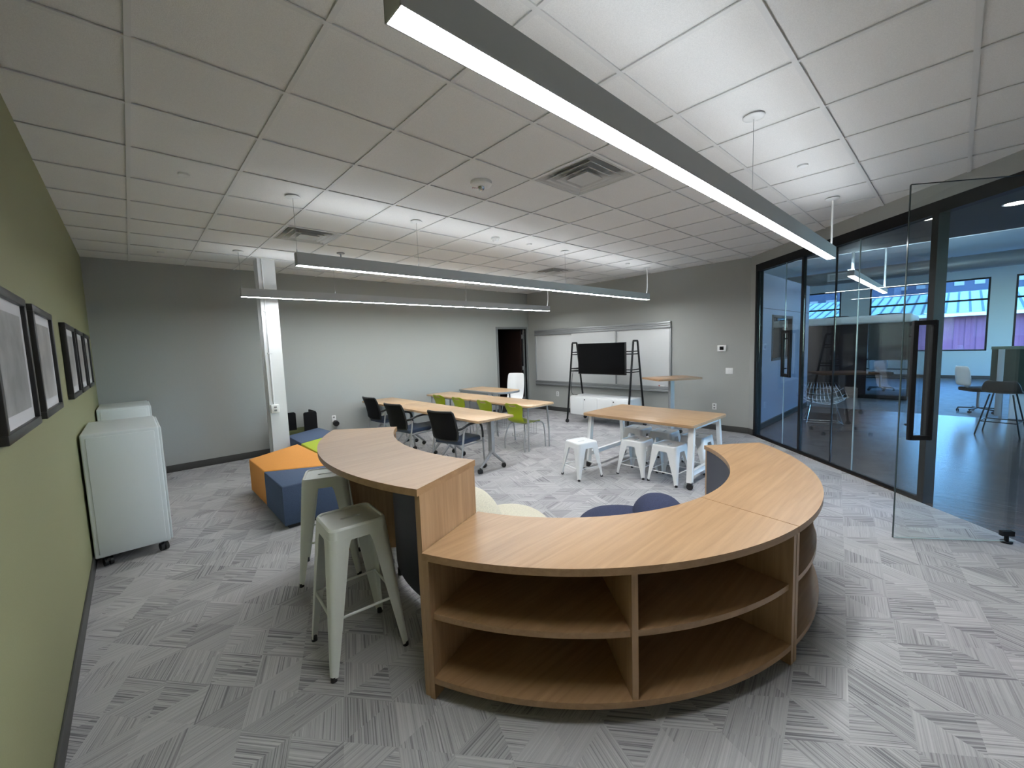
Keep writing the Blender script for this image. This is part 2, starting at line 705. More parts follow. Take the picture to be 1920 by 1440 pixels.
TS = 0.6096
VENTS = {(1, 3), (-1, 8), (6, 8)}
tile_me = None
for i in range(-4, 10):
    for j in range(-3, 13):
        if (i, j) in VENTS:
            continue
        p = POLY
        g = 0.006
        p = clip(p, 0, i * TS + g, False)
        p = clip(p, 0, (i + 1) * TS - g, True) if p else p
        p = clip(p, 1, j * TS + g, False) if p else p
        p = clip(p, 1, (j + 1) * TS - g, True) if p else p
        if len(p) < 3 or area(p) < 0.004:
            continue
        cx, cy = (i + .5) * TS, (j + .5) * TS
        full = abs(area(p) - (TS - 2 * g) ** 2) < 1e-4
        if full and tile_me:
            link('ceiling_tile', tile_me, ceiling, (cx, cy, 0))
            continue
        b = NB()
        prism(b, [(x - cx, y - cy) for x, y in p], ROOM_H + 0.009, ROOM_H + 0.028)
        me = mesh_of('ceiling_tile', b, CEIL, False)
        if full:
            tile_me = me
        link('ceiling_tile', me, ceiling, (cx, cy, 0))


def span(axis, val):
    """extent of the room polygon along the other axis at coordinate val"""
    xs = []
    n = len(POLY)
    for k in range(n):
        p, q = POLY[k], POLY[(k + 1) % n]
        if (p[axis] - val) * (q[axis] - val) < 0:
            t = (val - p[axis]) / (q[axis] - p[axis])
            xs.append(p[1 - axis] + (q[1 - axis] - p[1 - axis]) * t)
    return (min(xs), max(xs)) if len(xs) >= 2 else None


for j in range(-2, 13):                      # main runners along x
    s = span(1, j * TS)
    if s:
        b = NB()
        box(b, s[0], s[1], j * TS - 0.012, j * TS + 0.012, ROOM_H, ROOM_H + 0.006)
        box(b, s[0], s[1], j * TS - 0.0015, j * TS + 0.0015, ROOM_H + 0.006, ROOM_H + 0.04)
        obj('grid_runner', b, TBAR, ceiling, False)
for i in range(-3, 10):                      # cross tees along y
    s = span(0, i * TS)
    if s:
        b = NB()
        box(b, i * TS - 0.012, i * TS + 0.012, s[0], s[1], ROOM_H + 0.0006, ROOM_H + 0.0066)
        obj('cross_tee', b, TBAR, ceiling, False)

# walls
b = NB()
box(b, XL - 0.12, XL, YN - 0.12, YB + 0.12, 0, ROOM_H + 0.12)
struct('wall_left', b, GREENWALL)
b = NB()
box(b, XL, GN[0], YN - 0.12, YN, 0, ROOM_H + 0.12)
struct('wall_near', b, WALL)
DX0, DX1, DZ = 4.835, 5.82, 2.115           # doorway opening in the back wall
b = NB()
box(b, XL, DX0, YB, YB + 0.12, 0, ROOM_H + 0.12)
box(b, DX1, XR + 0.12, YB, YB + 0.12, 0, ROOM_H + 0.12)
box(b, DX0, DX1, YB, YB + 0.12, DZ, ROOM_H + 0.12)
struct('wall_back', b, WALL)
b = NB()
box(b, XR, XR + 0.14, GC[1] + 0.0, YB, 0, ROOM_H + 0.12)
struct('wall_right', b, WALL)

U = Vector((1, 1, 0)).normalized()           # along the glass partition
Nn = Vector((1, -1, 0)).normalized()         # out of the room


def gp(s, off=0.0, z=0.0):
    """point on the partition: s metres from (3, 3-GO) along it"""
    return Vector((3, 3 - GO, 0)) + U * s + Nn * off + Vector((0, 0, z))


SE = (XR - 3) * math.sqrt(2)                  # far end of the partition
S_N = (GN[0] - 3) * math.sqrt(2)
b = NB()                                     # bulkhead over the glass and the wall past the door
obox(b, gp((SE + S_N) / 2, 0.06, (2.88 + ROOM_H + .12) / 2), U, Nn, Vector((0, 0, 1)), (SE - S_N) / 2, 0.06, (ROOM_H + .12 - 2.88) / 2)
obox(b, gp((S_N - 0.06) / 2, 0.06, 1.44), U, Nn, Vector((0, 0, 1)), (-0.06 - S_N) / 2, 0.06, 1.44)
obox(b, gp((SE + 3.985) / 2, 0.06, 1.44), U, Nn, Vector((0, 0, 1)), (SE - 3.985) / 2, 0.06, 1.44)
struct('wall_front', b, WALL)


def baseboard(name, x0, x1, y0, y1):
    b = NB()
    box(b, x0, x1, y0, y1, 0.0, 0.105, 0.004)
    struct(name, b, BASEB, smooth=True)


baseboard('baseboard_left', XL, XL + 0.012, YN, YB)
baseboard('baseboard_back', XL + 0.012, DX0 - 0.055, YB - 0.012, YB)
baseboard('baseboard_right', XR - 0.012, XR, GC[1] - 0.0, YB)
b = NB()
obox(b, gp((SE + 3.985) / 2, -0.006, 0.0525), U, Nn, Vector((0, 0, 1)), (SE - 3.985) / 2, 0.006, 0.0525)
struct('baseboard_front', b, BASEB)

# back doorway: frame, leaf standing open into a dark closet
d = sroot('door_2', (0, YB, 0))
fw = 0.05
for x0, x1, z0, z1 in ((DX0 - fw, DX0, 0, DZ + fw), (DX1, DX1 + fw, 0, DZ + fw), (DX0, DX1, DZ, DZ + fw)):
    b = NB()
    box(b, x0, x1, -0.018, 0.13, z0, z1, 0.004)
    obj('door_frame', b, DOORF, d)
for x0, x1 in ((DX0, DX0 + .02), (DX1 - .02, DX1)):
    b = NB()
    box(b, x0, x1, 0.05, 0.09, 0, DZ)
    obj('door_stop', b, DOORF, d)
b = NB()
box(b, DX1 - 0.075, DX1 - 0.03, 0.13, 1.05, 0.01, DZ - 0.01, 0.003)
leaf = obj('door_leaf', b, DARKWOOD, d)
for z in (0.25, 1.08, 1.92):
    b = NB()
    box(b, DX1 - 0.036, DX1 - 0.012, 0.10, 0.135, z - 0.055, z + 0.055, 0.003)
    obj('hinge', b, GREYM, leaf)
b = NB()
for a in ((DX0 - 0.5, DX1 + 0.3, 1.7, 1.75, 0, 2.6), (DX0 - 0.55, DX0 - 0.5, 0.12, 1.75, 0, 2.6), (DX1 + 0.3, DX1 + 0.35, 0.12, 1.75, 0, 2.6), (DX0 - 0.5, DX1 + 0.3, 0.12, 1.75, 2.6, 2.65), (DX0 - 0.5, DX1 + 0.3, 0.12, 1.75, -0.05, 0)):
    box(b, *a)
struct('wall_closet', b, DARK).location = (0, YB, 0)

# glass partition
g = sroot('window_1')
ZV = Vector((0, 0, 1))


def gbox(name, mat, s0, s1, o0, o1, z0, z1, parent=g, bev=0.0):
    b = NB()
    obox(b, gp((s0 + s1) / 2, (o0 + o1) / 2, (z0 + z1) / 2), U, Nn, ZV, (s1 - s0) / 2, (o1 - o0) / 2, (z1 - z0) / 2, bev)
    return obj(name, b, mat, parent)


gbox('top_rail', BLACKM, -0.06, 3.985, 0.0, 0.10, 2.765, 2.88)
gbox('bottom_rail', BLACKM, 0.985, 3.93, 0.03, 0.065, 0.0, 0.035)
gbox('jamb', BLACKM, 3.93, 3.985, 0.0, 0.10, 0.0, 2.765)
gbox('mullion', BLACKM, 0.92, 0.985, 0.0, 0.10, 0.0, 2.765)
gbox('mullion', BLACKM, 2.825, 2.865, 0.025, 0.07, 0.035, 2.765)
gbox('jamb', BLACKM, -0.06, 0.0, 0.0, 0.10, 0.0, 2.765)
gbox('joint_strip', BLACKM, 2.230, 2.242, 0.038, 0.058, 0.035, 2.765)
for s0, s1 in ((0.99, 1.875), (1.881, 2.228), (2.244, 2.823), (2.867, 3.238), (3.246, 3.928)):
    gbox('pane', CLEAR, s0, s1, 0.043, 0.053, 0.036, 2.766)
for s in (1.878, 3.242):
    gbox('joint_strip', GEDGE, s - 0.003, s + 0.003, 0.042, 0.054, 0.036, 2.766)


def pull(b, P, Q, z0, z1, w, off):
    """rectangular loop pull handle lying between horizontal points P and Q"""
    P, Q = Vector(P), Vector(Q)
    for p in (P, Q):
        bar(b, p + ZV * z0, p + ZV * z1, w, 0.025, 0.003, upv=off)
    for z in (z0 + w / 2, z1 - w / 2):
        bar(b, P + ZV * z, Q + ZV * z, 0.025, w, 0.003)


b = NB()
pull(b, gp(3.03, -0.01), gp(3.19, -0.01), 1.08, 1.77, 0.045, Nn)
for z in (1.2, 1.65):
    cyl(b, gp(3.19, -0.01, z), gp(3.19, 0.045, z), 0.01, n=8)
obj('pull_handle', b, BLACKM, g)

# glass door standing open into the room
hinge = Vector((3.035, -0.365, 0))
free = Vector((2.513, 0.295, 0))
dv = (free - hinge).normalized()
dn = Vector((-dv.y, dv.x, 0))
DW = (free - hinge).length
d = sroot('door_1')
b = NB()
obox(b, hinge + dv * (DW / 2) + ZV * (0.012 + 2.79) / 2, dv, dn, ZV, DW / 2, 0.006, (2.79 - 0.012) / 2)
obj('pane', b, DOORG, d)
b = NB()
obox(b, free + ZV * 1.40 + dv * 0.002, dv, dn, ZV, 0.002, 0.0062, 1.388)
obj('pane_edge', b, GEDGED, d)
b = NB()
obox(b, hinge + dv * (DW / 2) + ZV * 0.012, dv, dn, ZV, DW / 2, 0.0062, 0.002)
obj('pane_edge', b, GEDGE, d)
b = NB()
obox(b, hinge + dv * (DW / 2) + ZV * 2.792, dv, dn, ZV, DW / 2, 0.0062, 0.002)
obj('pane_edge', b, GEDGED, d)
for s in (1,):
    b = NB()
    pull(b, hinge + dv * (DW - 0.045) + dn * s * 0.05, hinge + dv * (DW - 0.175) + dn * s * 0.05, 0.835, 1.765, 0.035, dn)
    for z in (0.95, 1.65):
        cyl(b, hinge + dv * (DW - 0.045) + dn * s * 0.05 + ZV * z, hinge + dv * (DW - 0.045) + dn * s * 0.004 + ZV * z, 0.01, n=8)
    obj('pull_handle', b, BLACKM, d)
b = NB()
cyl(b, hinge + dv * 0.05, hinge + dv * 0.05 + ZV * 0.012, 0.035, n=16)
cyl(b, hinge + dv * 0.05 + ZV * 0.012, hinge + dv * 0.05 + ZV * 0.06, 0.014, n=12)
obox(b, hinge + dv * 0.05 + ZV * 0.075, dv, dn, ZV, 0.04, 0.014, 0.016, 0.003)
obj('floor_pivot', b, BLACKM, d)

# ------------------------------------------------------------------ ceiling fittings
def pendant(label, x0, x1, y, canopies, cord_x, group=None, down=DIFF_D, upl=DIFF_U):
    t = thing('linear_pendant_light', label, 'ceiling light', ((x0 + x1) / 2, y, 2.448), 0, group)
    h = (x1 - x0) / 2
    cx = (x0 + x1) / 2
    b = NB()
    w = 0.037
    for s in (-1, 1):
        box(b, -h, h, s * w - 0.002, s * w + 0.002, 0, 0.112)
    box(b, -h, -h + 0.004, -w, w, 0, 0.112)
    box(b, h - 0.004, h, -w, w, 0, 0.112)
    box(b, -h, h, -w, w, 0.05, 0.06)
    obj('housing', b, DGREYM, t, False)
    b = NB()
    box(b, -h + 0.005, h - 0.005, -w + 0.003, w - 0.003, 0.001, 0.008)
    obj('lower_diffuser', b, down, t, False)
    b = NB()
    box(b, -h + 0.02, h - 0.02, -w + 0.006, w - 0.006, 0.088, 0.094)
    obj('upper_diffuser', b, upl, t, False)
    zc = ROOM_H - 2.448
    for x in canopies:
        b = NB()
        lathe(b, [(0.0, zc - 0.012), (0.045, zc - 0.010), (0.058, zc - 0.004), (0.06, zc)], (x - cx, 0, 0), 24)
        obj('canopy', b, WHITEM, t)
        if cord_x is not None and abs(x - cord_x) < 0.1:
            continue
        b = NB()
        cyl(b, (x - cx, 0, 0.112), (x - cx, 0, zc - 0.008), 0.0016, n=6)
        cyl(b, (x - cx, 0, 0.105), (x - cx, 0, 0.145), 0.006, 0.003, n=8)
        obj('suspension_cable', b, GREYM, t)
    if cord_x is not None:
        x = cord_x - cx
        b = NB()
        pts = smooth_path([(x + 0.01, 0, zc - 0.008), (x + 0.028, 0.004, zc - 0.12), (x + 0.03, 0.004, 0.28), (x + 0.012, 0, 0.18), (x - 0.012, 0, 0.108)], 6)
        tube(b, pts, 0.0085, 8)
        obj('power_cord', b, WHITEP, t)
    return t


pendant('long grey linear pendant light hanging over the curved oak bookcases', -1.43, 3.37, 0.915, (-1.2, 1.0, 3.33), 3.35, down=DIFF_D2, upl=DIFF_U2)
pendant('grey linear pendant light hanging over the open carpet between the tables and the bookcases', -0.80, 5.24, 3.965, (-0.786, 0.416, 2.856, 5.20), 5.19)
pendant('grey linear pendant light crossing in front of the white steel column', -0.80, 5.20, 6.41, (-0.786, 0.416, 2.856, 5.16), 5.15)


def vent(i, j, label):
    """square stepped ceiling diffuser in tile i, j"""
    t = thing('ceiling_diffuser', label, 'air vent', ((i + .5) * TS, (j + .5) * TS, ROOM_H), 0)
    hw = TS / 2 - 0.013
    b = NB()
    # outer frame and sloping throat
    def ring(r0, z0, r1, z1):
        A = [b.verts.new((sx * r0, sy * r0, z0)) for sx, sy in ((-1, -1), (1, -1), (1, 1), (-1, 1))]
        B = [b.verts.new((sx * r1, sy * r1, z1)) for sx, sy in ((-1, -1), (1, -1), (1, 1), (-1, 1))]
        for k in range(4):
            b.faces.new((A[k], A[(k + 1) % 4], B[(k + 1) % 4], B[k]))
    ring(hw, 0.002, hw - 0.018, 0.002)
    ring(hw - 0.018, 0.002, hw - 0.12, 0.075)
    o = obj('outer_frame', b, STEELV, t, False)
    for k, (r, z) in enumerate(((0.225, -0.004), (0.165, -0.010))):
        b = NB()
        ring(r, z, r - 0.016, z + 0.004)
        ring(r - 0.016, z + 0.004, r - 0.075, z + 0.052)
        solidify(obj('cone', b, STEELV, t, False), 0.0015)
    b = NB()
    A = [(-.105, -.105, -0.014), (.105, -.105, -0.014), (.105, .105, -0.014), (-.105, .105, -0.014)]
    va = [b.verts.new(p) for p in A]
    vb = [b.verts.new((p[0] * .72, p[1] * .72, 0.014)) for p in A]
    b.faces.new(va)
    b.faces.new(list(reversed(vb)))
    for k in range(4):
        b.faces.new((va[k], va[(k + 1) % 4], vb[(k + 1) % 4], vb[k]))
    obj('centre_plate', b, STEELV, t, False)
    b = NB()
    cyl(b, (0, 0, 0.07), (0, 0, 0.074), 0.19, n=24)
    obj('duct_mouth', b, BLACKM, t)
    return t


vent(1, 3, 'square stepped air diffuser in the ceiling beside the long pendant light over the bookcases')
vent(-1, 8, 'square stepped air diffuser in the ceiling next to the white column')
vent(6, 8, 'square stepped air diffuser in the ceiling in front of the whiteboard')


def disc_fit(x, y, label, r=0.036):
    b = NB()
    lathe(b, [(0, -0.006), (r * 0.85, -0.006), (r, -0.003), (r, 0.009)], (0, 0, 0), 24)
    o = obj('sprinkler_cover', b, WHITEM)
    o.location = (x, y, ROOM_H)
    return tag(o, label, 'sprinkler cover')


disc_fit(-1.524, 3.97, 'small white sprinkler cover disc in the ceiling above the grey cabinets')
disc_fit(-1.53, 7.01, 'small white sprinkler cover disc in the ceiling by the back wall and green wall corner')
disc_fit(2.134, 3.98, 'small white sprinkler cover disc in the ceiling beside the little smoke detector')
disc_fit(4.545, 3.965, 'small white sprinkler cover disc in the ceiling towards the whiteboard wall')
disc_fit(2.139, 0.907, 'small white sprinkler cover disc in the ceiling above the long pendant light')

t = thing('fire_strobe', 'round white ceiling fire alarm strobe with red FIRE lettering', 'fire alarm', (0.319, 2.743, ROOM_H), 0)
b = NB()
lathe(b, [(0, -0.030), (0.05, -0.030), (0.075, -0.024), (0.088, -0.012), (0.09, 0.009)], n=32)
obj('housing', b, WHITEP, t)
b = NB()
lathe(b, [(0, -0.062), (0.014, -0.060), (0.024, -0.050), (0.028, -0.036), (0.03, -0.029)], n=20)
obj('strobe_lens', b, CHROME, t)
fc = bpy.data.curves.new('fire_text', 'FONT')
fc.body = 'FIRE'
fc.size = 0.032
fc.extrude = 0.0008
fc.align_x = 'CENTER'
fc.align_y = 'CENTER'
tmp = bpy.data.objects.new('fire_text', fc)
COL.objects.link(tmp)
bpy.context.view_layer.update()
me = bpy.data.meshes.new_from_object(tmp.evaluated_get(bpy.context.evaluated_depsgraph_get()))
bpy.data.objects.remove(tmp)
me.materials.clear()
me.materials.append(REDP)
lo = link('lettering', me, t, (-0.026, 0.044, -0.0295))
lo.rotation_euler = (PI, 0, R(-34))
b = NB()
box(b, 0.040, 0.055, 0.030, 0.036, -0.030, -0.026)
obj('vent_slot', b, BLACKP, t)

t = thing('smoke_detector', 'small round white smoke detector on the ceiling between two pendant lights', 'smoke detector', (1.542, 3.99, ROOM_H), 0)
b = NB()
lathe(b, [(0.05, 0.009), (0.055, -0.012), (0.05, -0.018)], n=24)
obj('base', b, WHITEP, t)
b = NB()
lathe(b, [(0, -0.046), (0.026, -0.044), (0.036, -0.034), (0.042, -0.016)], n=24)
obj('sensor_dome', b, WHITEP, t)

t = thing('pendent_sprinkler', 'pendent fire sprinkler head dropping from a round ceiling plate', 'sprinkler', (0.315, 5.83, ROOM_H), 0)
b = NB()
lathe(b, [(0.0, -0.012), (0.03, -0.012), (0.05, -0.004), (0.052, 0.009)], n=20)
obj('escutcheon', b, GREYM, t)
b = NB()
cyl(b, (0, 0, -0.012), (0, 0, -0.05), 0.009, n=10)
for s in (-1, 1):
    tube(b, smooth_path([(s * .008, 0, -.05), (s * .016, 0, -.07), (s * .008, 0, -.095)], 4), 0.003, 6)
cyl(b, (0, 0, -0.095), (0, 0, -0.098), 0.02, n=14)
obj('sprinkler_frame', b, GREYM, t)

# ------------------------------------------------------------------ steel column
t = thing('steel_column', 'white painted steel column with conduit rising to the ceiling', 'column', (-0.40, 6.86, 0), 0)
b = NB()
box(b, -0.112, 0.112, -0.112, -0.096, 0, ROOM_H + 0.03)
box(b, -0.112, 0.112, 0.096, 0.112, 0, ROOM_H + 0.03)
box(b, -0.006, 0.006, -0.096, 0.096, 0, ROOM_H + 0.03)
obj('flanged_shaft', b, WHITEM, t, False)
b = NB()
cyl(b, (-0.058, -0.124, 0.96), (-0.058, -0.124, ROOM_H), 0.0115, n=12)
obj('conduit', b, WHITEM, t)
for z in (1.7, 2.30):
    b = NB()
    box(b, -0.085, -0.025, -0.137, -0.112, z - 0.008, z + 0.008, 0.003)
    obj('conduit_strap', b, WHITEM, t)
b = NB()
box(b, -0.105, 0.0, -0.165, -0.112, 0.835, 0.955, 0.006)
bx = obj('outlet_box', b, WHITEP, t)
for z in (0.872, 0.918):
    b = NB()
    box(b, -0.07, -0.035, -0.168, -0.1645, z - 0.012, z + 0.012, 0.003)
    o = obj('socket', b, M('socket_grey', (0.25, 0.25, 0.25), 0.5), bx)

# ------------------------------------------------------------------ wall fittings
def plate_x(name, label, cat, y0, y1, z0, z1, d=0.008):
    """fitting on the right wall, facing -x"""
    t = thing(name, label, cat, (XR, (y0 + y1) / 2, (z0 + z1) / 2), 0)
    b = NB()
    box(b, -d, 0, -(y1 - y0) / 2, (y1 - y0) / 2, -(z1 - z0) / 2, (z1 - z0) / 2, 0.003)
    obj('cover_plate', b, WHITEP, t)
    return t


t = plate_x('thermostat', 'white wall thermostat with dark display above the light switch', 'thermostat', 2.82, 2.97, 1.455, 1.565, 0.026)
b = NB()
box(b, -0.0275, -0.0255, -0.035, 0.035, -0.032, 0.032, 0.0008)
obj('display', b, SCREEN, t)
t = plate_x('light_switch', 'white double light switch plate on the wall near the glass partition', 'light switch', 2.705, 2.83, 1.045, 1.155)
for y in (-0.024, 0.024):
    b = NB()
    box(b, -0.013, -0.0075, y - 0.016, y + 0.016, -0.033, 0.033, 0.002)
    obj('rocker', b, WHITEP, t)
for y0, y1, lab in ((2.98, 3.055, 'white wall outlet behind the bar-height pedestal table'), (6.79, 6.87, 'white wall outlet under the whiteboard near the corner')):
    t = plate_x('wall_outlet', lab, 'outlet', y0, y1, 0.38, 0.495)
    for z in (-0.024, 0.024):
        b = NB()
        box(b, -0.0105, -0.0075, -0.016, 0.016, z - 0.014, z + 0.014, 0.003)
        s = obj('socket', b, M('socket_grey', (0.25, 0.25, 0.25), 0.5), t)
t = thing('wall_outlet', 'white wall outlet on the back wall above the round black plug', 'outlet', (0.74, YB, 0.46), 0)
b = NB()
box(b, -0.036, 0.036, -0.008, 0, -0.058, 0.058, 0.003)
obj('cover_plate', b, WHITEP, t)
b = NB()
box(b, -0.016, 0.016, -0.0105, -0.0075, 0.010, 0.038, 0.003)
obj('socket', b, M('socket_grey', (0.25, 0.25, 0.25), 0.5), t)
t = thing('power_adapter', 'round black plug-in adapter hanging in the back wall outlet', 'adapter', (0.755, YB, 0.375), 0)
b = NB()
cyl(b, (0, -0.009, 0.03), (0, -0.05, 0.0), 0.03, 0.04, n=20)
cyl(b, (0, -0.05, 0), (0, -0.085, -0.01), 0.055, 0.05, n=24)
obj('adapter_body', b, BLACKP, t)

# whiteboard with three sliding panels
t = thing('whiteboard', 'long sliding three panel whiteboard with grey aluminium rails on the wall', 'whiteboard', (XR, 5.685, 0.66), 0)
h = 1.85
for name, z0, z1, d in (('top_rail', 1.27, 1.40, 0.07), ('bottom_rail', -0.0, 0.11, 0.075)):
    b = NB()
    n = 3
    for k in range(n):
        zz0 = z0 + (z1 - z0) * k / n
        zz1 = z0 + (z1 - z0) * (k + 1) / n
        dd = d - (0.012 if k == 1 else 0)
        box(b, -dd, 0, -h, h, zz0, zz1, 0.006)
    obj(name, b, ALU, t)
b = NB()
box(b, -0.05, 0, -h, -h + 0.03, 0.1, 1.28, 0.004)
obj('end_stile', b, ALU, t)
b = NB()
box(b, -0.05, 0, h - 0.012, h, 0.1, 1.28, 0.004)
obj('end_stile', b, ALU, t)
for y0, y1, x in ((0.60, 1.835, -0.006), (-0.60, 0.625, -0.045), (-1.82, -0.595, -0.026)):
    b = NB()
    box(b, x - 0.012, x, y0, y1, 0.105, 1.275, 0.002)
    o = obj('board_panel', b, BOARD, t)
b = NB()
box(b, -0.060, -0.040, -0.615, -0.585, 0.105, 1.275, 0.002)
obj('panel_edge', b, ALU, t)

t = thing('dry_erase_marker', 'dark red dry erase marker lying on the whiteboard bottom rail', 'marker', (XR - 0.062, 4.02, 0.77), 0)
b = NB()
cyl(b, (0, -0.055, 0.009), (0, 0.03, 0.009), 0.009, n=12)
obj('barrel', b, WHITEP, t)
b = NB()
cyl(b, (0, 0.03, 0.009), (0, 0.065, 0.009), 0.0095, 0.008, n=12)
obj('cap', b, REDP, t)

# ------------------------------------------------------------------ framed prints on the green wall
PICS = [(2.19, 2.90, PRINT, 'black framed print nearest the entrance end of the green wall, grey picture', 0.0),
        (3.08, 3.77, PRINT2, 'black framed print with a wide empty gap of green wall on its cabinet side', 0.0),
        (4.46, 5.15, PRINT2, 'black framed print right above the front pale grey cabinet', 0.0),
        (5.30, 6.02, PRINT2, 'black framed print in the middle of the close group of three', 0.0),
        (6.17, 6.86, PRINT2, 'black framed print closest to the back wall corner', 0.0)]
for y0, y1, pm, lab, _ in PICS:
    t = thing('framed_print', lab, 'picture', (XL, (y0 + y1) / 2, 1.40), 0, 'framed prints on the green wall')
    hw = (y1 - y0) / 2
    H = 0.57
    b = NB()
    fw = 0.035
    for a in ((-hw, hw, 0, fw), (-hw, hw, H - fw, H), (-hw, -hw + fw, fw, H - fw), (hw - fw, hw, fw, H - fw)):
        box(b, 0.002, 0.034, a[0], a[1], a[2], a[3], 0.003)
    obj('frame', b, FRAMEB, t)
    b = NB()
    box(b, 0.004, 0.018, -hw + fw, hw - fw, fw, H - fw)
    obj('mat_board', b, MATB, t, False)
    b = NB()
    box(b, 0.018, 0.0195, -hw + fw + 0.055, hw - fw - 0.055, fw + 0.05, H - fw - 0.05)
    obj('print', b, pm, t, False)

# ------------------------------------------------------------------ mobile storage cabinets
def cabinet(label, y0, y1):
    t = thing('storage_cabinet', label, 'cabinet', (-2.05, (y0 + y1) / 2, 0), 0, 'pale grey mobile cabinets')
    h = (y1 - y0) / 2
    x0, x1 = -0.235, 0.238
    z0, z1 = 0.09, 1.105
    b = NB()
    box(b, x0, x1, -h, h, z0, z1, 0.012, 3)
    body = obj('body', b, CABGREY, t)
    for s in (-1, 1):
        b = NB()
        box(b, x0 + 0.03, x1 - 0.03, s * (h + 0.005) - 0.006, s * (h + 0.005) + 0.006, z0 + 0.03, z1 - 0.03, 0.0045)
        obj('side_panel', b, CABGREY, t)
    for k in range(2):
        b = NB()
        box(b, x1, x1 + 0.016, -h + 0.01 + k * h, k * h - 0.006, z0 + 0.012, z1 - 0.012, 0.004)
        dr = obj('door', b, CABGREY, t)
        b = NB()
        yy = (-0.035 if k == 0 else 0.03)
        box(b, x1 + 0.016, x1 + 0.034, yy - 0.006, yy + 0.006, 0.55, 0.70, 0.003)
        obj('handle', b, GREYM, dr)
    for sx in (x0 + 0.07, x1 - 0.05):
        for sy in (-h + 0.06, h - 0.06):
            b = NB()
            caster(b, (sx, sy), 0.034, 0.022, 0.3)
            obj('caster', b, BLACKP, t)
    return t


cabinet('pale grey rolling metal cabinet nearer the counter, fully showing its side panel', 4.63, 5.55)
cabinet('pale grey rolling metal cabinet standing in the corner against the back wall', 6.86, 7.70)

# ------------------------------------------------------------------ ottomans
def ottoman(label, poly, mat, group='modular ottomans'):
    cx = sum(p[0] for p in poly) / len(poly)
    cy = sum(p[1] for p in poly) / len(poly)
    t = thing('ottoman', label, 'ottoman', (cx, cy, 0), 0)
    q = [(x - cx, y - cy) for x, y in poly]
    b = NB()
    prism(b, q, 0.035, 0.425, 0.012, 2)
    obj('upholstered_block', b, mat, t, angle=50)
    b = NB()
    prism(b, [(x * .88, y * .88) for x, y in q], 0.0, 0.035)
    obj('plinth', b, BLACKP, t, False)


ottoman('orange wedge shaped upholstered ottoman', [(-0.98, 5.06), (-0.30, 4.71), (-0.325, 6.22), (-0.985, 5.80)], ORANGE)
ottoman('denim blue wedge ottoman touching the orange one, beside the tall stool', [(-0.99, 4.30), (-0.33, 4.30), (-0.31, 4.685), (-0.985, 5.035)], DENIM)
ottoman('lime green upholstered ottoman half hidden behind the tall counter', [(-0.29, 5.30), (0.35, 5.62), (0.345, 6.52), (-0.285, 6.20)], LIMEF)
ottoman('denim blue wedge ottoman standing beside the white column near the back wall', [(-0.275, 6.235), (0.345, 6.56), (0.30, 7.30), (-0.265, 6.97)], DENIM)

# low lounge chair with black wing panels behind the ottomans
t = thing('lounge_chair', 'low lounge chair with olive seat and black upright side panels by the back wall', 'chair', (0.03, 7.55, 0), 0)
b = NB()
prism(b, rrect(-0.20, 0.245, -0.16, 0.20, 0.03), 0.10, 0.40, 0.015)
obj('seat', b, OLIVEF, t)
for x0, x1 in ((-0.30, 0.0), (0.07, 0.27)):
    b = NB()
    pl = rrect(x0, x1, 0.08, 0.70, 0.03)
    prism(b, pl, -0.02, 0.02)
    bmesh.ops.rotate(b, verts=b.verts[:], cent=(0, 0, 0), matrix=Matrix.Rotation(PI / 2, 3, 'X'))
    bmesh.ops.translate(b, verts=b.verts[:], vec=(0, 0.02 if x0 < 0 else -0.19, 0))
    obj('side_panel', b, BLACKF, t)
b = NB()
box(b, 0.25, 0.275, -0.165, 0.17, 0.08, 0.70, 0.008)
obj('side_panel', b, BLACKF, t)
for x in (-0.2, 0.22):
    b = NB()
    box(b, x - 0.02, x + 0.02, -0.12, 0.14, 0.0, 0.10, 0.004)
    obj('leg', b, BLACKM, t)

# ------------------------------------------------------------------ curved counter and bookcases
RC = (0.71, 2.345)
RO, RI = 1.865, 1.345
O2 = (0, 0)
t = thing('curved_bar_counter', 'tall curved oak bar counter with knee space and solid end panels', 'counter', (*RC, 0), 0)
A0, A1 = 141.5, 201.4
b = NB()
arc_prism(b, O2, RI, RO, A0, A1, 1.005, 1.04, 32)
obj('top', b, OAK, t)
for a, s in ((A0, 1), (A1, -1)):
    b = NB()
    radial_panel(b, O2, a, RI + 0.012, RO - 0.015, 0.0, 1.005, 0.028, s)
    obj('end_panel', b, OAKV, t, False)
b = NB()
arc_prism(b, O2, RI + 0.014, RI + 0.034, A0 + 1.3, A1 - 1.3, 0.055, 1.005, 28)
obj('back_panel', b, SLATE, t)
for a in (A0 + 20, A1 - 20):
    aa = R(a)
    b = NB()
    cyl(b, ((RI + .024) * math.cos(aa), (RI + .024) * math.sin(aa), 0), ((RI + .024) * math.cos(aa), (RI + .024) * math.sin(aa), 0.055), 0.02, n=12)
    obj('levelling_foot', b, BLACKP, t)


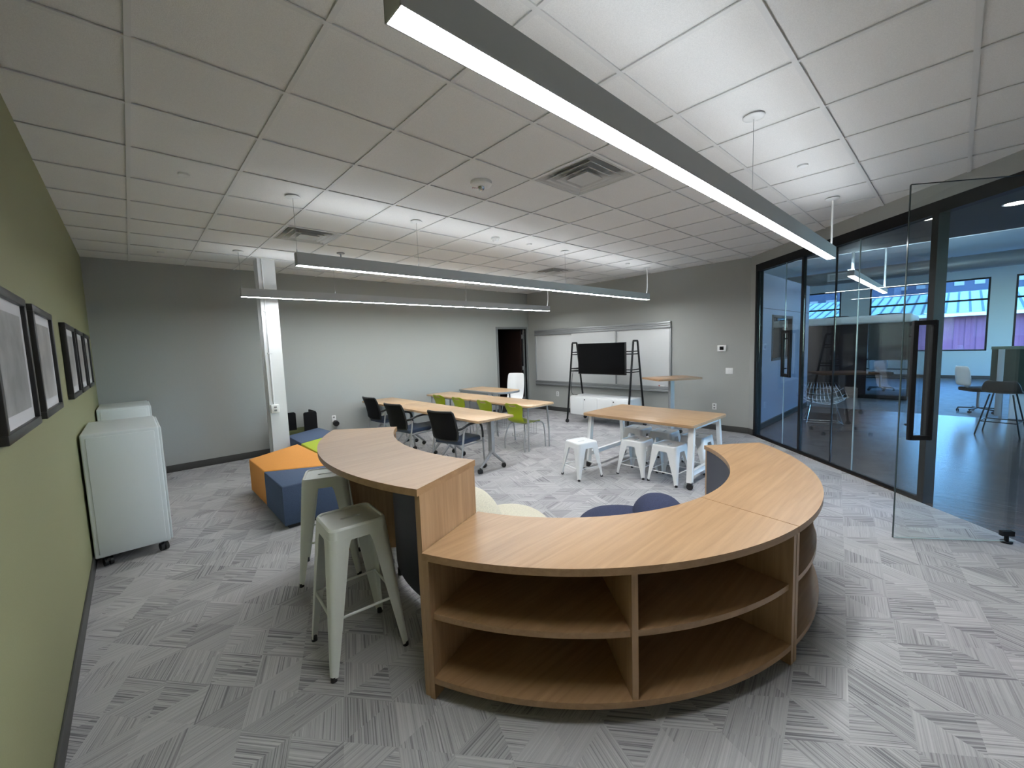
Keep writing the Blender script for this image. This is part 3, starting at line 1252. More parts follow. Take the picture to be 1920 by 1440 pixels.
def low_case(label, A0, A1):
    t = thing('curved_bookcase', label, 'bookcase', (*RC, 0), 0)
    Am = (A0 + A1) / 2
    b = NB()
    arc_prism(b, O2, RI, RO, A0, A1, 0.70, 0.735, 32)
    obj('top', b, OAK, t)
    for a, s in ((A0, 1), (A1, -1)):
        b = NB()
        radial_panel(b, O2, a, RI + 0.012, RO - 0.008, 0.0, 0.70, 0.028, s)
        obj('end_panel', b, OAKV, t, False)
    b = NB()
    radial_panel(b, O2, Am, RI + 0.03, RO - 0.014, 0.113, 0.70, 0.028)
    obj('divider', b, OAKV, t, False)
    b = NB()
    arc_prism(b, O2, RI + 0.03, RO - 0.008, A0 + .9, A1 - .9, 0.083, 0.113, 32)
    obj('bottom_shelf', b, OAK, t)
    for p, q in ((A0 + .9, Am - .5), (Am + .5, A1 - .9)):
        b = NB()
        arc_prism(b, O2, RI + 0.03, RO - 0.026, p, q, 0.400, 0.430, 18)
        obj('shelf', b, OAK, t)
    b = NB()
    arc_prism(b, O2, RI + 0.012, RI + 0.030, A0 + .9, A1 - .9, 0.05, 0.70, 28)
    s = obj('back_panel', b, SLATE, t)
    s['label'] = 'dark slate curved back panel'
    for a in (A0 + 6, Am, A1 - 6):
        for r in (RO - 0.14, RI + 0.12):
            b = NB()
            cyl(b, (r * math.cos(R(a)), r * math.sin(R(a)), 0.0), (r * math.cos(R(a)), r * math.sin(R(a)), 0.083), 0.03, n=12)
            obj('foot', b, BLACKP, t)
    return t


low_case('low curved oak bookcase with open shelves joined to the tall bar counter', 201.6, 261.4)
low_case('low curved oak bookcase facing the glass partition, at the free end of the arc', 261.6, 321.5)


# ------------------------------------------------------------------ metal stools
def make_stool(name, label, H, top, base, mat, group, lower):
    t = thing(name, label, 'stool', (0, 0, 0), 0, group)
    hw = top / 2
    fb = base / 2
    r = 0.042
    N = 6
    outer = rrect(-hw, hw, -hw, hw, r, N)

    def ringv(b, sc, z):
        return [b.verts.new((x * sc, y * sc, z)) for x, y in outer]
    b = NB()
    # rounded rim, dished pan with a slot
    rings = [ringv(b, s, z) for s, z in ((1.0, H - 0.016), (0.985, H - 0.006), (0.95, H), (0.905, H), (0.87, H - 0.009))]
    n = len(outer)
    slot = rrect(-0.054, 0.054, -0.0105, 0.0105, 0.0105, N)
    rings.append([b.verts.new((x, y, H - 0.009)) for x, y in slot])
    rings.append([b.verts.new((x, y, H - 0.015)) for x, y in slot])
    for A, B in zip(rings, rings[1:]):
        for k in range(n):
            b.faces.new((A[k], A[(k + 1) % n], B[(k + 1) % n], B[k]))
    # underside of the pan
    un = ringv(b, 0.985, H - 0.016)
    for k in range(n):
        b.faces.new((un[k], un[(k + 1) % n], rings[-1][(k + 1) % n], rings[-1][k]))
        b.faces.new((un[k], un[(k + 1) % n], rings[0][(k + 1) % n], rings[0][k]))
    obj('seat', b, mat, t, angle=40)
    # apron
    b = NB()
    za, zb = H - 0.012, H - 0.072
    fl = 1.0 + (fb / hw - 1) * 0.072 / H
    P = [ringv(b, 1.0, za), ringv(b, fl, zb), ringv(b, fl - 0.018, zb), ringv(b, 0.982, za)]
    for A, B in zip(P, P[1:] + P[:1]):
        for k in range(n):
            b.faces.new((A[k], A[(k + 1) % n], B[(k + 1) % n], B[k]))
    obj('apron', b, mat, t, angle=40)
    # tapered channel legs
    levels = [(H - 0.055, 0.122), (H - 0.078, 0.106), (H - 0.11, 0.098), (H * 0.45, 0.068), (0.10, 0.043), (0.018, 0.034)]
    for sx in (-1, 1):
        for sy in (-1, 1):
            b = NB()
            rows = []
            for z, w in levels:
                f = 1 - z / H
                c = hw + (fb - hw) * f
                rr = max(0.012, r * (1 - f) + 0.014 * f)
                path = [(c, c - w)]
                for k in range(6):
                    a = R(90 * k / 5)
                    path.append((c - rr + rr * math.cos(a), c - rr + rr * math.sin(a)))
                path.append((c - w, c))
                th = 0.0045
                inner = [(c - th, c - w)]
                for k in range(6):
                    a = R(90 * k / 5)
                    inner.append((c - rr + (rr - th) * math.cos(a), c - rr + (rr - th) * math.sin(a)))
                inner.append((c - w, c - th))
                loop = path + inner[::-1]
                rows.append([b.verts.new((sx * x, sy * y, z)) for x, y in loop])
            m = len(rows[0])
            for A, B in zip(rows, rows[1:]):
                for k in range(m):
                    b.faces.new((A[k], A[(k + 1) % m], B[(k + 1) % m], B[k]))
            b.faces.new(rows[0])
            b.faces.new(list(reversed(rows[-1])))
            lg = obj('leg', b, mat, t, angle=40)
            b = NB()
            c = fb - 0.016
            cyl(b, (sx * c, sy * c, 0), (sx * c, sy * c, 0.026), 0.017, 0.015, n=12)
            obj('rubber_foot', b, BLACKP, lg)
    # stretchers
    for z, rad in lower:
        f = 1 - z / H
        c = hw + (fb - hw) * f - 0.014
        for p, q in (((-c, -c), (c, -c)), ((-c, c), (c, c)), ((-c, -c), (-c, c)), ((c, -c), (c, c))):
            b = NB()
            cyl(b, (*p, z), (*q, z), rad, n=8)
            obj('stretcher', b, mat, t)
    z = H - 0.11
    f = 1 - z / H
    c = hw + (fb - hw) * f - 0.012
    for s in (-1, 1):
        b = NB()
        pts = smooth_path([(-c, -s * c, z), (-c * .5, -s * c * .5, z + 0.025), (0, 0, z + 0.03), (c * .5, s * c * .5, z + 0.025), (c, s * c, z)], 4)
        tube(b, pts, 0.006, 6)
        obj('cross_brace', b, mat, t)
    return t


G1 = 'tall grey metal bar stools'
st = make_stool('bar_stool', 'tall pale grey metal bar stool in the knee space near the low bookcase', 0.765, 0.305, 0.425, STOOLGREY, G1, ((0.30, 0.0075),))
st.location = (-1.107, 2.288, 0)
st.rotation_euler = (0, 0, R(-4))
copy_tree(st, (-0.915, 3.265, 0), R(-22), 'tall pale grey metal bar stool beside the denim blue ottoman', G1)

G2 = 'low white metal stools around the white legged table'
ls = make_stool('low_stool', 'low white metal stool pulled clear of the white legged table', 0.455, 0.305, 0.385, WHITEM, G2, ((0.14, 0.006),))
ls.location = (2.18, 3.21, 0)
ls.rotation_euler = (0, 0, R(-15))
for x, y, a, lab in ((2.70, 2.725, 1, 'low white metal stool tucked under the table edge, next to the pulled out one'),
                     (2.71, 2.30, -2, 'low white metal stool beside the caster leg of the table, nearest the bookcase'),
                     (3.36, 3.10, 0, 'low white metal stool under the far table edge, towards the television stand'),
                     (3.36, 2.69, 2, 'middle low white metal stool under the far edge of the table'),
                     (3.35, 2.25, 0, 'low white metal stool under the far table edge, closest to the glass partition')):
    copy_tree(ls, (x, y, 0), R(a), lab, G2)

# ------------------------------------------------------------------ bean bag chairs inside the ring
def blob(b, c, r, e=2.6, nu=28, nv=16, rot=0.0):
    """superellipsoid cushion sitting on its flattened base"""
    c = Vector(c)
    rows = []
    sg = lambda v, p: math.copysign(abs(v) ** p, v)
    for i in range(nv + 1):
        ph = -PI / 2 + PI * i / nv
        row = []
        for k in range(nu):
            th = 2 * PI * k / nu
            x = sg(math.cos(ph), 2 / e) * sg(math.cos(th), 2 / 2.3)
            y = sg(math.cos(ph), 2 / e) * sg(math.sin(th), 2 / 2.3)
            z = sg(math.sin(ph), 2 / e)
            px, py = x * r[0], y * r[1]
            px, py = px * math.cos(rot) - py * math.sin(rot), px * math.sin(rot) + py * math.cos(rot)
            row.append((c.x + px, c.y + py, c.z + z * r[2]))
        rows.append(row)
    lo = b.verts.new(rows[0][0])
    hi = b.verts.new(rows[-1][0])
    V = [[b.verts.new(p) for p in r_] for r_ in rows[1:-1]]
    for A, B in zip(V, V[1:]):
        for k in range(nu):
            b.faces.new((A[k], A[(k + 1) % nu], B[(k + 1) % nu], B[k]))
    for k in range(nu):
        b.faces.new((lo, V[0][(k + 1) % nu], V[0][k]))
        b.faces.new((hi, V[-1][k], V[-1][(k + 1) % nu]))


def bean_chair(label, loc, rz, mat, bh=0.32):
    t = thing('bean_bag_chair', label, 'lounge chair', loc, rz)
    b = NB()
    blob(b, (0.07, 0, 0.21), (0.36, 0.39, 0.21), 2.7)
    obj('seat_cushion', b, mat, t, angle=80)
    b = NB()
    blob(b, (-0.20, 0, bh), (0.215, 0.37, bh), 2.3)
    obj('back_cushion', b, mat, t, angle=80)


bean_chair('cream knitted bean bag lounge chair inside the curve of the bar counter', (-0.01, 2.30, 0), R(-22), CREAMK)
bean_chair('navy blue bean bag lounge chair inside the curve of the low bookcases', (0.66, 1.57, 0), R(128), NAVYK, 0.275)


# ------------------------------------------------------------------ tables
def soft_top(b, x0, x1, y0, y1, z0, z1, r=0.03, bev=0.004):
    prism(b, rrect(x0, x1, y0, y1, r, 5), z0, z1, bev)


# white legged project table
t = thing('project_table', 'oak topped work table on white splayed caster legs with stools under it', 'table', (3.0, 2.685, 0), 0)
b = NB()
soft_top(b, -0.495, 0.495, -0.755, 0.755, 0.710, 0.742, 0.05)
obj('tabletop', b, wood('honey_tabletop', (0.36, 0.215, 0.108), (0.52, 0.34, 0.19), 0.36, along=(0, 1, 0)), t)
for sy in (-1, 1):
    y = sy * 0.70
    b = NB()
    bar(b, (-0.42, y, 0.18), (0.42, y, 0.18), 0.035, 0.055, 0.004)
    obj('foot_rail', b, WHITEM, t)
    for sx in (-1, 1):
        b = NB()
        bar(b, (sx * 0.37, y - sy * .01, 0.705), (sx * 0.445, y, 0.085), 0.05, 0.05, 0.006, upv=Vector((0, 1, 0)))
        lg = obj('leg', b, WHITEM, t)
        b = NB()
        caster(b, (sx * 0.445, y), 0.036, 0.02, R(20))
        obj('caster', b, BLACKP, lg)
b = NB()
bar(b, (-0.30, -0.69, 0.685), (-0.30, 0.69, 0.685), 0.03, 0.04)
bar(b, (0.30, -0.69, 0.685), (0.30, 0.69, 0.685), 0.03, 0.04)
bar(b, (-0.36, -0.69, 0.685), (0.36, -0.69, 0.685), 0.03, 0.04)
bar(b, (-0.36, 0.69, 0.685), (0.36, 0.69, 0.685), 0.03, 0.04)
obj('under_frame', b, WHITEM, t, False)


# row of flip-top tables along the first line
def flip_table(label, y0, y1):
    x0, x1 = 1.245, 1.87
    t = thing('flip_top_table', label, 'table', ((x0 + x1) / 2, (y0 + y1) / 2, 0), 0, 'flip top tables in line')
    w = (x1 - x0) / 2
    L = (y1 - y0) / 2
    b = NB()
    soft_top(b, -w, w, -L, L, 0.708, 0.738, 0.012, 0.003)
    obj('tabletop', b, TTOP, t)
    for s in (-1, 1):
        y = s * (L - 0.13)
        b = NB()
        bar(b, (0, y, 0.27), (0, y, 0.70), 0.075, 0.035, 0.008, upv=Vector((1, 0, 0)))
        obj('leg_column', b, GREYM, t)
        b = NB()
        for sx in (-1, 1):
            pts = [(0, y, 0.30), (sx * 0.03, y, 0.24), (sx * 0.10, y, 0.17), (sx * 0.205, y, 0.075)]
            pts = smooth_path(pts, 4)
            tube(b, pts, [0.030 - 0.014 * k / (len(pts) - 1) for k in range(len(pts))], 10)
        ft = obj('splayed_foot', b, GREYM, t)
        for sx in (-1, 1):
            b = NB()
            caster(b, (sx * 0.21, y), 0.032, 0.02, R(20 + 30 * sx))
            obj('caster', b, BLACKP, ft)
    b = NB()
    bar(b, (0, -L + 0.13, 0.675), (0, L - 0.13, 0.675), 0.04, 0.05)
    obj('beam', b, GREYM, t, False)


flip_table('flip-top oak table at the open end of the first row, on a splayed caster leg', 4.12, 5.325)
flip_table('middle flip-top oak table of the first row, behind the armchairs', 5.33, 6.51)
flip_table('flip-top oak table of the first row pushed against the back wall', 6.513, 7.71)


# second row: four legged activity tables
def leg_table(label, y0, y1):
    x0, x1 = 2.52, 3.12
    t = thing('activity_table', label, 'table', ((x0 + x1) / 2, (y0 + y1) / 2, 0), 0, 'four legged tables of the second row')
    w, L = (x1 - x0) / 2, (y1 - y0) / 2
    b = NB()
    soft_top(b, -w, w, -L, L, 0.712, 0.74, 0.06, 0.004)
    obj('tabletop', b, TTOP, t)
    for sx in (-1, 1):
        for sy in (-1, 1):
            b = NB()
            x, y = sx * (w - 0.06), sy * (L - 0.12)
            cyl(b, (x * .93, y, 0.71), (x, y + sy * 0.02, 0.30), 0.016, n=12)
            cyl(b, (x, y + sy * .02, 0.30), (x, y + sy * 0.02, 0.0), 0.0125, n=12)
            obj('leg', b, GREYM, t)
    b = NB()
    for sy in (-1, 1):
        bar(b, (-w + 0.06, sy * (L - 0.12), 0.695), (w - 0.06, sy * (L - 0.12), 0.695), 0.02, 0.03)
    bar(b, (-w + .08, -L + .12, 0.695), (-w + .08, L - .12, 0.695), 0.02, 0.03)
    bar(b, (w - .08, -L + .12, 0.695), (w - .08, L - .12, 0.695), 0.02, 0.03)
    obj('under_frame', b, GREYM, t, False)


leg_table('four-legged oak table of the second row at the open end, round cornered', 4.46, 5.985)
leg_table('four-legged oak table of the second row close to the back wall', 5.99, 7.51)

# teacher desk
t = thing('teacher_desk', 'oak desk with grey rounded edge and modesty panel near the doorway', 'desk', (3.86, 7.0, 0), 0)
b = NB()
pl = [(-0.34, 0.72), (-0.34, -0.52)]
for k in range(9):
    a = R(180 + 180 * k / 8)
    pl.append((0.34 * math.cos(a), -0.52 + 0.22 * math.sin(a)))
pl += [(0.34, 0.72)]
prism(b, pl, 0.700, 0.742, 0.006)
obj('edge_band', b, ALU, t)
b = NB()
prism(b, [(x * .965, y * .985) for x, y in pl], 0.742, 0.7435)
obj('desktop', b, TTOP, t, False)
b = NB()
box(b, -0.325, -0.305, -0.30, 0.70, 0.30, 0.70, 0.003)
obj('modesty_panel', b, ALU, t)
for y in (-0.35, 0.62):
    b = NB()
    for sx in (-1, 1):
        cyl(b, (sx * 0.24, y, 0.70), (sx * 0.30, y, 0.0), 0.018, n=12)
    bar(b, (-0.26, y, 0.685), (0.26, y, 0.685), 0.03, 0.03)
    obj('leg_frame', b, GREYM, t)

# white high backed chair behind the desk
t = thing('white_desk_chair', 'white high-backed plastic chair behind the desk by the doorway', 'chair', (4.50, 7.02, 0), R(200))
b = NB()
rows = []
for z, x, w in ((0.44, 0.24, 0.20), (0.43, 0.05, 0.215), (0.435, -0.14, 0.215), (0.50, -0.20, 0.21), (0.66, -0.215, 0.225), (0.86, -0.245, 0.225), (1.00, -0.27, 0.215), (1.045, -0.278, 0.19)):
    rows.append([(x - 0.03 * (1 - abs(k) / 3) * (z > .47), w * k / 3, z) for k in range(-3, 4)])
grid(b, rows)
o = subsurf(solidify(obj('shell', b, WHITEP, t, angle=180), 0.012), 2)
for sx in (-1, 1):
    for sy in (-1, 1):
        b = NB()
        cyl(b, (sx * 0.13, sy * 0.14, 0.425), (sx * 0.22, sy * 0.20, 0.0), 0.011, n=10)
        obj('leg', b, GREYM, t)

# bar height pedestal table
t = thing('pedestal_table', 'bar-height oak pedestal table on a grey post beside the whiteboard', 'table', (4.86, 3.33, 0), R(-32))
b = NB()
soft_top(b, -0.40, 0.40, -0.29, 0.29, 1.02, 1.05, 0.02, 0.004)
obj('tabletop', b, wood('walnut_bar_top', (0.26, 0.14, 0.065), (0.42, 0.25, 0.13), 0.36), t)
b = NB()
bar(b, (0, 0, 0.07), (0, 0, 1.02), 0.075, 0.05, 0.01)
obj('post', b, GREYM, t)
b = NB()
for sy in (-1, 1):
    bar(b, (-0.34, sy * 0.24, 0.085), (0.34, sy * .24, 0.085), 0.05, 0.025, 0.005)
bar(b, (0, -0.24, 0.085), (0, 0.24, 0.085), 0.07, 0.025, 0.005)
obj('base_frame', b, GREYM, t)
for sx in (-1, 1):
    for sy in (-1, 1):
        b = NB()
        caster(b, (sx * 0.33, sy * 0.24), 0.03, 0.02, 0.5)
        obj('caster', b, BLACKP, t)

# ------------------------------------------------------------------ rolling television stand
t = thing('television_stand', 'rolling stand of black A-frames around a white two-door credenza', 'stand', (5.17, 4.93, 0), 0)
b = NB()
box(b, -0.22, 0.28, -0.70, 0.70, 0.185, 0.575, 0.004)
obj('credenza', b, WHITEM, t)
for k in range(4):
    b = NB()
    y0 = -0.70 + 0.35 * k
    box(b, -0.238, -0.22, y0 + 0.003, y0 + 0.347, 0.19, 0.553, 0.002)
    dr = obj('door', b, WHITEM, t)
    if k in (0, 2):
        b = NB()
        yy = y0 + 0.31
        cyl(b, (-0.238, yy, 0.515), (-0.25, yy, 0.515), 0.012, n=14)
        obj('lock', b, BLACKP, dr)
for y in (-0.735, 0.735):
    b = NB()
    tube(b, [(-0.30, y, 0.06), (-0.078, y, 1.68), (-0.068, y, 1.70), (0.068, y, 1.70), (0.078, y, 1.68), (0.33, y, 0.06)], 0.019, 10)
    obj('a_frame', b, BLACKM, t)
    for x in (-0.30, 0.33):
        b = NB()
        caster(b, (x, y), 0.038, 0.018, R(30))
        obj('caster', b, BLACKP, t)
for z in (1.50, 1.45, 1.15, 1.10):
    b = NB()
    xx = -0.07 - (1.70 - z) * 0.135
    for x in (-0.055 - (1.70 - z) * 0.145, 0.055 + (1.7 - z) * 0.165):
        pass
    cyl(b, (-0.060 - (1.68 - z) * 0.143, -0.735, z), (-0.060 - (1.68 - z) * 0.143, 0.735, z), 0.010, n=8)
    for y in (-0.735, 0.735):
        cyl(b, (-0.060 - (1.68 - z) * 0.143, y, z), (0.060 + (1.68 - z) * 0.163, y, z), 0.010, n=8)
    obj('cross_bar', b, BLACKM, t)
b = NB()
tube(b, smooth_path([(-0.10, 0.715, 1.08), (-0.16, 0.71, 0.85), (-0.19, 0.70, 0.68), (-0.18, 0.66, 0.60), (-0.1, 0.6, 0.585)], 5), 0.006, 6)
obj('cable', b, BLACKP, t)

t = thing('television', 'flat black television hung on the rolling A-frame stand', 'television', (5.05, 4.885, 1.045), 0)
b = NB()
box(b, -0.045, 0.01, -0.565, 0.565, 0, 0.635, 0.006)
obj('casing', b, BLACKP, t)
b = NB()
box(b, -0.0465, -0.045, -0.555, 0.555, 0.014, 0.627)
obj('screen', b, SCREEN, t, False)
b = NB()
box(b, 0.01, 0.03, -0.2, 0.2, 0.05, 0.47)
obj('mount_plate', b, BLACKM, t, False)


# ------------------------------------------------------------------ mesh back armchairs
def mesh_chair(label):
    t = thing('mesh_armchair', label, 'chair', (0, 0, 0), 0, 'mesh back armchairs at the first row')
    # faces +x
    b = NB()
    prism(b, [(-0.21, -0.215), (-0.15, -0.24), (0.19, -0.245), (0.235, -0.20), (0.245, 0), (0.235, 0.20), (0.19, 0.245), (-0.15, 0.24), (-0.21, 0.215)], 0.405, 0.465, 0.022, 3)
    obj('seat', b, NAVY, t, angle=60)
    b = NB()
    rows = []
    for z, x, w in ((0.47, -0.225, 0.185), (0.50, -0.24, 0.215), (0.58, -0.245, 0.225), (0.68, -0.265, 0.222), (0.78, -0.295, 0.225), (0.85, -0.325, 0.222), (0.865, -0.335, 0.205)):
        rows.append([(x - 0.045 * (1 - (k / 4) ** 2), w * k / 4, z) for k in range(-4, 5)])
    grid(b, rows)
    bk = subsurf(solidify(obj('mesh_back', b, BLACKF, t, angle=180), 0.012), 1)
    b = NB()
    edge = [Vector(r[0]) for r in rows] + [Vector(p) for p in rows[-1][1:-1]] + [Vector(r[-1]) for r in reversed(rows)] + [Vector(p) for p in reversed(rows[0][1:-1])]
    tube(b, edge, 0.013, 8, closed=True)
    obj('back_frame', b, BLACKP, t, angle=60)
    for s in (-1, 1):
        y = s * 0.265
        b = NB()
        tube(b, smooth_path([(-0.235, s * 0.225, 0.62), (-0.20, y, 0.635), (-0.06, y, 0.665), (0.10, y, 0.665), (0.185, y, 0.625), (0.215, y, 0.53), (0.218, y, 0.44)], 5), 0.0155, 8)
        obj('armrest', b, BLACKP, t, angle=60)
        b = NB()
        tube(b, smooth_path([(0.218, y, 0.45), (0.225, y, 0.25), (0.235, y, 0.075)], 4), 0.0125, 10)
        fl = obj('leg', b, GREYM, t)
        b = NB()
        caster(b, (0.235, y), 0.028, 0.018, R(15))
        obj('caster', b, BLACKP, fl)
        b = NB()
        tube(b, smooth_path([(-0.17, y, 0.60), (-0.205, y, 0.40), (-0.245, y, 0.22), (-0.275, y, 0.075)], 4), 0.0125, 10)
        bar(b, (-0.17, y, 0.60), (-0.22, s * 0.22, 0.55), 0.012, 0.03)
        rl = obj('leg', b, GREYM, t)
        b = NB()
        caster(b, (-0.278, y), 0.028, 0.018, R(-15))
        obj('caster', b, BLACKP, rl)
    b = NB()
    for x in (-0.14, 0.16):
        cyl(b, (x, -0.262, 0.395), (x, 0.262, 0.395), 0.011, n=10)
    for y in (-0.262, 0.262):
        cyl(b, (-0.205, y, 0.395), (0.22, y, 0.395), 0.010, n=10)
    obj('seat_frame', b, GREYM, t)
    return t


G3 = 'mesh back armchairs at the first row'
mc = mesh_chair('black mesh-back armchair with navy seat at the open end of the first row')
mc.location = (1.285, 4.64, 0)
mc.rotation_euler = (0, 0, R(13))
copy_tree(mc, (1.255, 5.86, 0), R(7), 'black mesh-back armchair with navy seat, middle one of the first row', G3)
copy_tree(mc, (1.42, 7.06, 0), R(4), 'black mesh-back armchair with navy seat, nearest the back wall', G3)


# ------------------------------------------------------------------ lime school chairs
def lime_chair(label):
    t = thing('school_chair', label, 'chair', (0, 0, 0), 0, 'lime plastic chairs at the second row')
    b = NB()
    prof = [(0.235, 0.425, 0.175), (0.20, 0.448, 0.205), (0.10, 0.445, 0.215), (-0.04, 0.437, 0.21), (-0.13, 0.445, 0.20), (-0.175, 0.48, 0.185), (-0.185, 0.53, 0.165), (-0.183, 0.58, 0.160), (-0.19, 0.64, 0.180), (-0.205, 0.680, 0.195), (-0.216, 0.712, 0.198), (-0.230, 0.740, 0.195), (-0.25, 0.772, 0.158)]
    rows = []
    for i, (x, z, w) in enumerate(prof):
        row = []
        for k in range(-5, 6):
            u = k / 5
            bow = 0.030 * (1 - u * u)
            if i < 5:
                row.append((x, w * u, z - bow * 0.55 + 0.012 * u * u))
            else:
                zz = z
                if i == len(prof) - 1:
                    zz = z - 0.030 * max(0, 0.5 - abs(u)) * 0.6 - 0.03 * (abs(u) > .9)
                row.append((x - bow, w * u, zz))
        rows.append(row)
    skip = {(10, k) for k in (3, 4, 5, 6)}
    grid(b, rows, skip)
    subsurf(solidify(obj('shell', b, LIMEP, t, angle=180), 0.010), 1)
    for s in (-1, 1):
        b = NB()
        tube(b, smooth_path([(0.10, s * 0.12, 0.425), (0.20, s * 0.185, 0.425), (0.255, s * 0.215, 0.39), (0.275, s * 0.225, 0.25), (0.285, s * 0.23, 0.0)], 5), 0.0115, 10)
        obj('leg', b, GREYM, t)
        b = NB()
        tube(b, smooth_path([(0.02, s * 0.12, 0.425), (-0.09, s * 0.17, 0.42), (-0.15, s * 0.20, 0.36), (-0.225, s * 0.215, 0.16), (-0.215, s * 0.22, 0.0)], 5), 0.0115, 10)
        obj('leg', b, GREYM, t)
    b = NB()
    for x in (0.16, -0.05):
        cyl(b, (x, -0.17, 0.418), (x, 0.17, 0.418), 0.009, n=8)
    obj('seat_frame', b, GREYM, t)
    b = NB()
    for k in range(6):
        y = -0.14 + 0.056 * k
        tube(b, [(0.17, y, 0.40), (0.16, y, 0.22), (-0.12, y, 0.20), (-0.12, y, 0.25)], 0.003, 5)
    for x, z in ((0.16, 0.22), (0.02, 0.21), (-0.12, 0.20), (0.168, 0.31)):
        cyl(b, (x, -0.14, z), (x, 0.14, z), 0.003, n=5)
    obj('book_basket', b, GREYM, t)
    return t


G4 = 'lime plastic chairs at the second row'
lc = lime_chair('lime green plastic chair at the open end of the second row')
lc.location = (2.72, 4.82, 0)
lc.rotation_euler = (0, 0, R(3))
copy_tree(lc, (2.72, 5.56, 0), R(1), 'lime green plastic chair, second from the open end of its row', G4)
copy_tree(lc, (2.72, 6.33, 0), R(0), 'lime green plastic chair, third from the open end of its row', G4)
copy_tree(lc, (2.73, 7.01, 0), R(2), 'lime green plastic chair nearest the back wall', G4)

# ------------------------------------------------------------------ the hall beyond the glass
HX, HY0, HY1, HZ = 19.3, -8.0, 6.5, 3.80
b = NB()
prism(b, [GC, (9.9, GC[1]), (9.9, HY0), (GN[0], HY0), GN], -0.10, -0.001)
struct('floor', b, HALLF)
b = NB()
prism(b, [(9.9, HY0), (HX, HY0), (HX, HY1), (9.9, HY1)], -0.10, -0.001)
struct('floor', b, HALLCARPET)
b = NB()
box(b, 6.15, HX + 0.2, HY0, HY1, HZ, HZ + 0.15)
struct('ceiling', b, HALLC)
b = NB()
o = 0.12 * math.sqrt(2)
prism(b, [(GC[0] + o, GC[1]), (6.15, GC[1]), (6.15, HY0), (GN[0] + 0.05, HY0), (GN[0] + o, GN[1])], 2.90, 3.02)
box(b, 6.03, 6.15, HY0, GC[1] + 0.1, 3.02, HZ + 0.15)
struct('ceiling', b, SOFFIT)
b = NB()
box(b, XR + 0.14, 6.20, GC[1] + 0.12, HY1, 0, HZ)
struct('wall_hall_side', b, HALLW)
b = NB()
box(b, 6.2, HX, HY1, HY1 + 0.15, 0, HZ)
struct('wall_hall_left', b, HALLW)
b = NB()
box(b, GN[0] - 0.15, GN[0], HY0, YN - 0.12, 0, 3.02)
struct('wall_hall_near', b, HALLW)

# blue panelled enclosure beside the partition
g = sroot('wall_hall_enclosure', (0, 2.42, 0))
WX0, WX1, WZ0, WZ1 = 7.06, 8.47, 1.22, 2.10
b = NB()
X0, X1, ZT = XR + 0.16, 9.9, 2.83
for a in ((X0, WX0, 0, ZT), (WX1, X1, 0, ZT), (WX0, WX1, 0, WZ0), (WX0, WX1, WZ1, ZT)):
    box(b, a[0], a[1], 0, 0.09, a[2], a[3])
box(b, X1 - 0.09, X1, 0.09, HY1 - 2.42, 0, ZT)
obj('wall_panel', b, BLUEW, g, False)
b = NB()
box(b, X0, X1, -0.003, 0, 2.20, 2.212)
obj('panel_joint', b, BLACKM, g, False)
b = NB()
box(b, X0, X1, -0.012, 0, 0, 0.10)
obj('skirting', b, BLACKM, g, False)
b = NB()
for a in ((WX0, WX1, WZ0, WZ0 + .05), (WX0, WX1, WZ1 - .05, WZ1), (WX0, WX0 + .05, WZ0, WZ1), (WX1 - .05, WX1, WZ0, WZ1)):
    box(b, a[0], a[1], -0.01, 0.08, a[2], a[3])
obj('window_frame', b, BLACKM, g, False)
b = NB()
box(b, WX0 + .05, WX1 - .05, 0.03, 0.04, WZ0 + .05, WZ1 - .05)
obj('window_pane', b, PODGLASS, g, False)
b = NB()
box(b, X0 + .1, X1 - .1, 1.6, 1.7, 0, ZT)
obj('back_partition', b, M('dim_lining', (0.06, 0.06, 0.065), 0.8), g, False)

# far wall with windows
WIN = [(3.28, 6.2), (-0.66, 2.40), (-4.30, -1.20), (-7.6, -4.9)]
WB, WT = 0.96, 3.42
b = NB()
ys = [HY0] + [v for w in sorted(WIN) for v in w] + [HY1]
for k in range(0, len(ys), 2):
    box(b, HX, HX + 0.2, ys[k], ys[k + 1], WB, WT)
box(b, HX, HX + 0.2, HY0, HY1, 0, WB)
box(b, HX, HX + 0.2, HY0, HY1, WT, HZ)
struct('wall_hall_far', b, HALLW)
b = NB()
box(b, HX - 0.015, HX, HY0, HY1, 0, 0.11)
struct('baseboard_hall', b, BASEB)
for k, (y0, y1) in enumerate(WIN):
    g = sroot('window_%d' % (k + 2), (HX, (y0 + y1) / 2, 0))
    h = (y1 - y0) / 2
    for a in ((-h, h, WB, WB + .05), (-h, h, WT - .05, WT), (-h, -h + .05, WB, WT), (h - .05, h, WB, WT)):
        b = NB()
        box(b, 0.02, 0.14, a[0], a[1], a[2], a[3])
        obj('window_frame', b, BLACKM, g, False)
    for z in (2.70,):
        b = NB()
        box(b, 0.03, 0.12, -h + .05, h - .05, z - 0.03, z + 0.03)
        obj('transom', b, BLACKM, g, False)
    for z0, z1 in ((WB + .05, 2.67), (2.73, WT - .05)):
        b = NB()
        box(b, 0.07, 0.078, -h + .05, h - .05, z0, z1)
        obj('pane', b, CLEARW, g, False)
    b = NB()
    box(b, -0.06, 0.02, -h - .03, h + .03, WB - 0.03, WB, 0.004)
    obj('window_sill', b, WHITEM, g)

